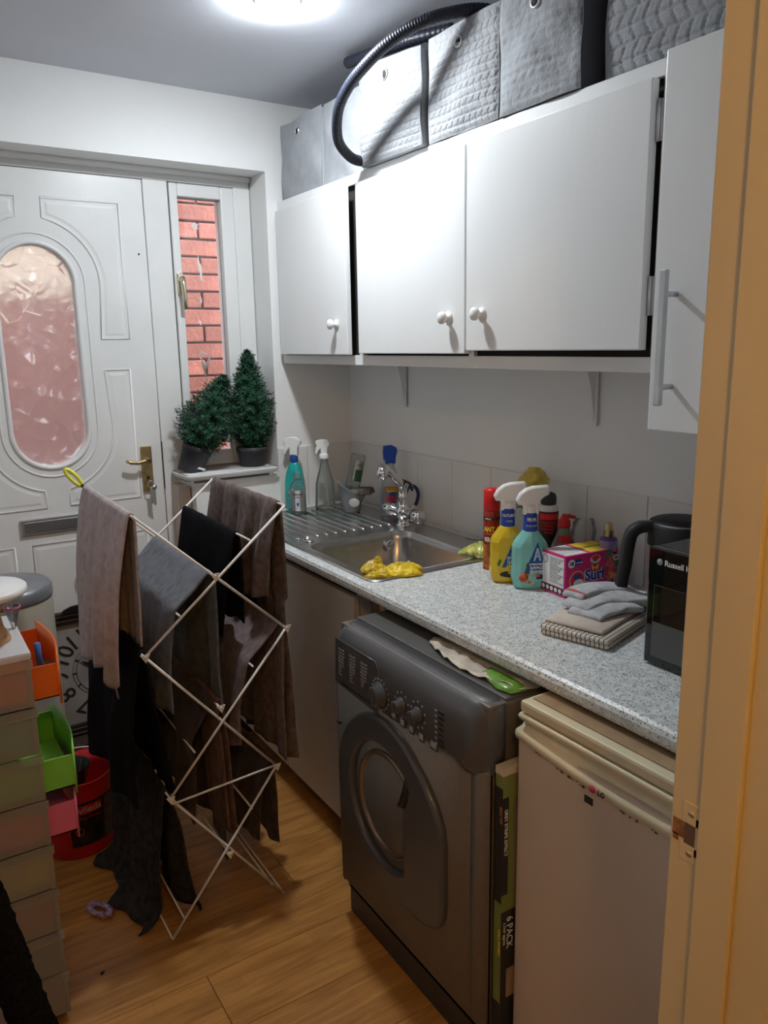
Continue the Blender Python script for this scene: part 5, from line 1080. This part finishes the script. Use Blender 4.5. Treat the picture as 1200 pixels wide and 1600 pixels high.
drape('trousers','charcoal trousers hanging from the lowest left rod onto the floor',charcoal,[(l2x-.105,.012,1),(l2x-.070,.018,.9),(l2x-.046,.06,.9),(l2x-.038,.25,.8),(l2x-.014,.38,.2),(l2x-.005,l2z+.002,0),(l2x,l2z+.007,0),(l2x+.007,l2z,0),(l2x+.022,.30,.5),(l2x+.036,.05,1),(l2x+.050,.012,1)],-.955,-.500,.018,1.8,.1,shrink=.08,cat='garment')
j2x, j2z = ND['J2']
drape('towel','dark brown towel with a lighter edge over the central lower rod',dbrown,[(j2x-.080,.290,1),(j2x-.066,.45,.6),(h8x if False else j2x-.074,.530,.1),(j2x-.010,j2z+.003,0),(j2x,j2z+.008,0),(j2x+.008,j2z+.001,0),(j2x+.014,.45,.6),(j2x+.020,.145,1)],-.955,-.500,.011,1.7,1.9,shrink=.04,endmod=lambda v,s: .05*sin(v*4))
drape('pillowcase','narrow rust brown cloth beside the central lower rod',tan,[(j2x+.010,.24,1),(j2x+.007,.50,.4),(j2x-.001,j2z+.014,0),(j2x+.012,j2z+.012,0),(j2x+.025,.50,.4),(j2x+.030,.22,1)],-.966,-.800,.005,1.2,.3,shrink=.05,cat='cloth')
r2x, r2z = ND['R2']
drape('towel','dark brown towel hanging from the lowest right rod near the floor',dbrown,[(r2x-.050,.165,1),(r2x-.040,.30,.6),(r2x-.007,r2z,0),(r2x,r2z+.007,0),(r2x+.007,r2z,0),(r2x+.016,.30,.6),(r2x+.020,.135,1)],-.955,-.500,.012,1.9,1.2,shrink=.05)
# yellow peg on the rod end
t = thing('clothes_peg', 'yellow looped peg clipped on the far end of the top left rod', 'peg', (-1.165,-.462,1.157), world=True)
b = MB(); b.tube([Vector((-1.171,-.462,1.160))+Vector((-.62,.1,.78)).normalized()*(.030-.032*cos(a))+Vector((.78,0,.62)).normalized()*.0085*sin(a) for a in [2*PI*i/20 for i in range(20)]],.0058,8,closed=True); b.build('peg_loop', pm('lime_yellow_plastic',(.75,.75,.10),.35,var=0), t)
MB().lathe([(.006,0),(.006,.012)],mat=frame((-1.168,-.472,1.158),(1,0,0),(0,0,1))@Matrix.Translation((0,0,-.006))).build('peg_jaw', W['black'], t)

# ------------------------------------------------------------------ LEFT SIDE
# drawer tower
tw_ = thing('drawer_tower', 'milky plastic tower of eight multicoloured drawers on the left', 'drawer unit', (-1.60,-.955,0), world=True)
TX0, TX1, TY0, TY1 = -1.80, -1.432, -1.100, -.815; PT = .1105
cols_ = [('orange',W['orange'],.060),('teal',pm('teal_plastic',(.02,.36,.34),.4,var=.03),.0),('green',W['green'],.072),('pink',W['pink'],.066),('yellow',pm('yellow_plastic',(.62,.52,.03),.4,var=.03),.0),('red',pm('dull_red_plastic',(.45,.05,.04),.4,var=.03),.0),('blue',pm('blue_plastic_dull',(.04,.10,.34),.4,var=.03),.0),('purple',pm('purple_plastic_dull',(.22,.03,.14),.4,var=.03),.0)]
b = MB(); b.box(TX0,TX1+.004,TY0-.003,TY1+.003,.902,.920,bev=.006)
b.build('top_panel', pm('milky_white_top',(.62,.61,.63),.35,var=.03), tw_)
for k_, (cn, cm, op) in enumerate(cols_):
    z1 = .902-PT*k_; z0 = z1-PT+.004; tp_t = .004+.0016*k_
    b = MB(); b.box(TX0,TX1,TY0,TY0+.003,z0,z1); b.box(TX0,TX1,TY1-.003,TY1,z0,z1); b.box(TX0,TX0+.003,TY0+.003,TY1-.003,z0,z1)
    b.box(TX0,TX1+.004,TY0-.005,TY0,z1-.020,z1,bev=.001); b.box(TX0,TX1+.004,TY1,TY1+.005,z1-.020,z1,bev=.001); b.box(TX0+.003,TX1,TY0+.003,TY1-.003,z0,z0+.003)
    b.box(TX1-.010,TX1,TY0-.002,TY0+.010,z0,z1-.02)
    b.build('tier_frame', W['frost_pl'], tw_)
    x0 = TX0+.02+op; x1 = TX1-.004+op; za = z0+.006; zb = z1-.024; ya = TY0+.012; yb = TY1-.012
    b = MB(); b.box(x0,x1,ya,ya+.003,za,zb); b.box(x0,x1,yb-.003,yb,za,zb); b.box(x0,x0+.003,ya,yb,za,zb); b.box(x0,x1,ya,yb,za,za+.003)
    dw = b.build('drawer', cm, tw_)
    pts = [(x1+.016*sin(PI*t__/12), ya-.006+(yb-ya+.012)*t__/12) for t__ in range(13)]
    b = MB(); zf0, zf1 = z0+.002-.012*(1 if op else 0), z1-.006
    b.loft([[(x,y,z) for x,y in pts+[(x-.004,y) for x,y in pts[::-1]]] for z in (zf0,zf1)]); b.build('drawer_front', cm, dw)
for x in (TX0+.03,TX1-.03):
    for y in (TY0+.03,TY1-.03): MB().lathe([(.010,.0),(.010,.02)],(x,y,0),12).build('castor', W['black'], tw_)
# odd bits in the orange drawer
t = thing('blue_marker', 'small blue plastic item standing in the open orange drawer', 'pen', (-1.398,-1.01,.806), world=True)
MB().tube([(-1.398,-1.00,.806),(-1.402,-1.01,.86),(-1.404,-1.015,.905)],.007,10).build('marker_body', pm('blue_marker_plastic',(.05,.15,.5),.35,var=0), t)
# wooden pedestals with white tops
for (x,y,h,r_,lb) in ((-1.503,-.985,.105,.096,'white-topped wooden pedestal standing at the front of the drawer tower'),(-1.575,-.868,.150,.095,'taller white-topped wooden pedestal at the back of the drawer tower')):
    t = thing('wooden_stand', lb, 'stand', (x,y,.9205))
    MB().lathe([(.052,0),(.052,.006),(.040,.03),(.035,h*.6),(.050,h*.82),(r_*.93,h)],n=32).build('wooden_base', W['wood'], t); MB().lathe([(r_*.97,h),(r_,h+.004),(r_*.995,h+.014),(r_*.95,h+.018),(.0001,h+.019)],n=40).build('white_top', W['wplastic'], t)
t = thing('plastic_cone', 'small clear plastic cone with pink rim on the drawer tower top', 'cup', (-1.437,-.925,.9205)); MB().lathe([(.004,0),(.018,.052),(.0175,.052),(.003,.001)],n=18,cap1=False).build('cone', W['film'], t); MB().lathe([(.018,.048),(.019,.053),(.0175,.053)],n=18,cap0=False,cap1=False).build('rim', W['pink'], t)
# pedal bin
t = thing('waste_bin', 'round cream waste bin with grey lid behind the drawer tower', 'bin', (-1.382,-.190,0))
MB().lathe([(.132,0),(.138,.01),(.140,.03),(.140,.775),(.137,.785)],n=40).build('bin_body', pm('cream_metal',(.50,.46,.38),.35,.1,var=.03), t); MB().lathe([(.141,.780),(.143,.786),(.143,.815),(.132,.828),(.06,.840),(.0001,.842)],n=40).build('lid', pm('grey_lid_metal',(.30,.31,.34),.3,.5,var=.08), t)
# bucket
t = thing('mop_bucket', 'red mop bucket with black wringer and printed label on the floor', 'bucket', (-1.268,-.415,0))
def bk(rx, ry, z, wav=0, sp=0):
    return [(rx*cos(a)*(1+sp*max(0,cos(a-.9))**8), ry*sin(a)*(1+sp*max(0,cos(a-.9))**8), z+wav*cos(2*a-.6)) for a in [2*PI*i/40 for i in range(40)]]
MB().loft([bk(.094,.078,0),bk(.098,.082,.006),bk(.106,.090,.10),bk(.116,.098,.23,.002),bk(.122,.104,.262,.010,.10),bk(.126,.108,.270,.012,.12),bk(.122,.104,.272,.012,.12),bk(.112,.094,.235,.004),bk(.100,.084,.08),bk(.090,.075,.010)]).build('bucket_shell', W['red'], t)
b=MB(); b.tube([(.112*cos(a)-.0,.094*sin(a),.268) for a in [PI*.45+PI*1.0*i/16 for i in range(17)]],.007,8)
b.loft([[(-.018+.070*cos(a)*k_,.010+.066*sin(a)*k_,z) for a in [2*PI*i/24 for i in range(24)]] for k_,z in ((1.0,.275),(.94,.272),(.55,.17),(.5,.17),(.88,.262),(.93,.275))],False,False)
for i in range(10):
    a=2*PI*i/10; b.tube([(-.018+.064*cos(a),.010+.060*sin(a),.268),(-.018+.036*cos(a),.010+.034*sin(a),.18)],.004,6)
b.build('wringer', pm('dark_grey_plastic',(.055,.06,.07),.35,var=0), t)
b=MB(); b.tube(crom([(-.118,.02,.262),(-.08,.06,.285),(0,.085,.29),(.08,.06,.285),(.12,.0,.262)],6),.004,8); b.build('bail_handle', W['zinc'], t)
def bband(a0,a1,z0,z1,m,e,n=14):
    k=lambda z:(.0985+(.1165-.0985)*z/.24, .0825+(.0985-.0825)*z/.24)
    g=[[((k(z)[0]+e)*cos(a0+(a1-a0)*i/n),(k(z)[1]+e)*sin(a0+(a1-a0)*i/n),z) for i in range(n+1)] for z in [z0+(z1-z0)*q/4 for q in range(5)]]
    return MB().loft(g,closed=False).build('label_print',m,t)
bband(-1.95,-.25,.045,.195,pm('dark_label_photo',(.035,.032,.034),.45,var=.5,nscale=22),.0012); bband(-.95,-.25,.05,.19,pm('blue_grey_label_photo',(.10,.12,.17),.45,var=.7,nscale=25,dark=(.10,.03,.02)),.0018); bband(-1.85,-1.05,.155,.185,W['red'],.0018)
tt = text('vileda',.030,W['text_w'],Matrix.Identity(4),t,bold=.0004)
for v in tt.data.vertices:
    a=-1.70+v.co.x/.108; v.co=Vector(((.1135)*cos(a),(.0965)*sin(a),.162+v.co.y))*1.0; v.co.x*=1.01; v.co.y*=1.015
tt = text('Easy Wring',.014,W['text_r'],Matrix.Identity(4),t,bold=.0002)
for v in tt.data.vertices:
    a=-1.70+v.co.x/.108; v.co=Vector(((.1125)*cos(a),(.0955)*sin(a),.140+v.co.y)); v.co.x*=1.01; v.co.y*=1.015
b=MB(); b.tube([((.1105)*cos(-1.7+.11*cos(a)),(.0945)*sin(-1.7+.11*cos(a)),.100+.011*sin(a)) for a in [2*PI*i/14 for i in range(14)]],.0014,6,closed=True); b.build('label_symbol', W['text_r'], t)
# clock leaning on the door
CW = .235; ck = thing('wall_clock', 'square dark-framed clock with large black numerals leaning against the door', 'clock', (-1.062,.040,.1465), FWROT); ck.rotation_euler = (math.radians(-4),0,FWROT)
DFR = pm('dark_brown_frame',(.030,.022,.02),.45,var=.2); b = MB()
for a_,c_ in ((.0,.048),):
    b.box(-CW,CW,0,.030,0,.046,bev=.004); b.box(-CW,CW,0,.030,2*CW-.046,2*CW,bev=.004); b.box(-CW,-CW+.046,0,.030,.046,2*CW-.046,bev=.004); b.box(CW-.046,CW,0,.030,.046,2*CW-.046,bev=.004)
b.build('frame', DFR, ck)
b = MB(); q_=CW-.050
for w_ in (.012,.030):
    e_=CW-w_; b.tube([(-e_,-.001,CW-e_),(e_,-.001,CW-e_),(e_,-.001,CW+e_),(-e_,-.001,CW+e_)],.0035,6,closed=True)
b.build('frame_moulding', pm('bronze_highlight',(.09,.07,.06),.4), ck)
MB().box(-CW+.04,CW-.04,.012,.022,.04,2*CW-.04).build('face', pm('grey_clock_face',(.34,.32,.31),.5,var=.15,nscale=6), ck)
for i in range(1,13):
    a = PI/2-2*PI*i/12; R_c=.148; cx, cz = R_c*cos(a), CW+R_c*sin(a); rot = a-PI/2
    if 4 <= i <= 8 and False: rot += PI
    m_ = frame((cx,.0112,cz),(cos(rot),0,sin(rot)),(-sin(rot),0,cos(rot)))
    text(str(i),.086,W['text_k'],m_@Matrix.Translation((0,-.031,0)),ck,align='CENTER',bold=.0008,name='numeral',sx=.95)
b = MB(); b.tube([(.088*cos(a),.0115,CW+.088*sin(a)) for a in [2*PI*i/48 for i in range(48)]],.0013,5,closed=True); b.tube([(.100*cos(a),.0115,CW+.100*sin(a)) for a in [2*PI*i/48 for i in range(48)]],.0009,5,closed=True)
b.build('minute_ring', W['text_k'], ck)
for i in range(12):
    a=2*PI*i/12; MB().box(-.003,.003,.0105,.0118,.086,.102,mat=Matrix.Translation((0,0,CW))@Matrix.Rotation(a,4,'Y')).build('hour_mark', W['text_k'], ck)
for a_,L_c,w_ in ((math.radians(-58),.085,.006),(math.radians(20),.11,.004)):
    b=MB(); b.poly([(-w_*.4,.0085,-.02),(w_*.4,.0085,-.02),(w_,.0085,L_c*.6),(0,.0085,L_c),(-w_,.0085,L_c*.6)],.0015,(0,-1,0)); o=b.build('clock_hand', W['black'], ck); o.data.transform(Matrix.Translation((0,0,CW))@Matrix.Rotation(a_,4,'Y'))
MB().lathe([(.008,0),(.006,.004)],mat=frame((0,.008,CW),(1,0,0),(0,0,1))).build('hand_boss', W['black'], ck)
# black ornament behind the towel
t = thing('metal_ornament', 'black curved metal ornament with a ring standing on the clock', 'ornament', (-1.09,.052,.6185), world=True)
b=MB(); b.poly([(-1.09+x,.050,.6185+z) for x,z in ((-.095,0),(-.085,.012),(-.06,.022),(-.035,.024),(-.015,.034),(.0,.046),(.06,.05),(.10,.0))],.008,(0,1,0)); b.build('curved_plate', W['black'], t)
b=MB(); b.tube([(-1.035+.058*cos(a),.054,.785+.058*sin(a)) for a in [2*PI*i/28 for i in range(28)]],.0035,8,closed=True); b.tube([(-1.035,.054,.727),(-1.037,.054,.70),(-1.035,.054,.66)],.0035,8); b.build('ring', W['black'], t)
MB().lathe([(.003,0),(.009,.004),(.009,.012),(.004,.018)],mat=frame((-1.085,.048,.655),(1,0,0),(0,0,1))).build('white_knob', W['wplastic'], t)
# scrunchie
t = thing('scrunchie', 'small purple and white scrunchie lying on the floor', 'scrunchie', (-1.292,-.775,.012), .5)
rr_=[]
for i in range(45):
    a=2*PI*i/44; fl=1+.30*sin(a*15)+.15*sin(a*7); rr_.append([((.020+ .0085*fl*cos(q))*cos(a)*.85,(.036+.0085*fl*cos(q))*sin(a),.0085*fl*sin(q)+.001) for q in [2*PI*j/10 for j in range(10)]])
MB().loft(rr_,False,False).build('gathered_fabric', pm('purple_print_satin',(.50,.42,.62),.5,var=.5,nscale=110,dark=(.16,.05,.26)), t)
# floor debris
for (x,y,r_,lb) in ((-1.339,-1.00,.005,'black fluff speck on the boards below the scrunchie'),(-.60,-1.03,.004,'tiny dark crumb on the boards beside the machine')):
    o = MB().loft([[(r_*1.5*cos(a)*k_,r_*sin(a)*k_,z) for a in [2*PI*i/10 for i in range(10)]] for k_,z in ((.7,0),(1,.001),(.5,.003))]).build('floor_crumb', W['mblack']); o.location=(x,y,.0003); o.rotation_euler=(0,0,.8); tag(o,lb,'crumb')
# dark roll leaning at the lower left
t = thing('rolled_mat', 'dark shaggy rolled mat leaning against the drawer tower, lower left', 'mat', (-1.43,-1.85,0), world=True)
p0 = Vector((-1.455,-1.83,.045)); p1 = Vector((-1.640,-1.195,.80)); rr_=[]; d=(p1-p0).normalized(); a1=d.orthogonal().normalized(); a2=d.cross(a1)
for i in range(90):
    q=p0.lerp(p1,i/89); rr_.append([q+(a1*cos(a)+a2*sin(a))*(.034+.0035*noise3(i*1.3,a*5)+random.uniform(-.0025,.0025)) for a in [2*PI*j/26 for j in range(26)]])
MB().loft(rr_).build('mat_roll', pm('dark_shag_fibre',(.009,.006,.004),1.0,var=.3,nscale=90,bump=.8,bscale=180,spec=.05), t)
s_ = Vector((-.050,-.022,0)); MB().tube([p0+s_+Vector((0,0,-.02)),p1+s_],.005,8).build('edge_piping', pm('grey_piping',(.12,.11,.11),.6), t)
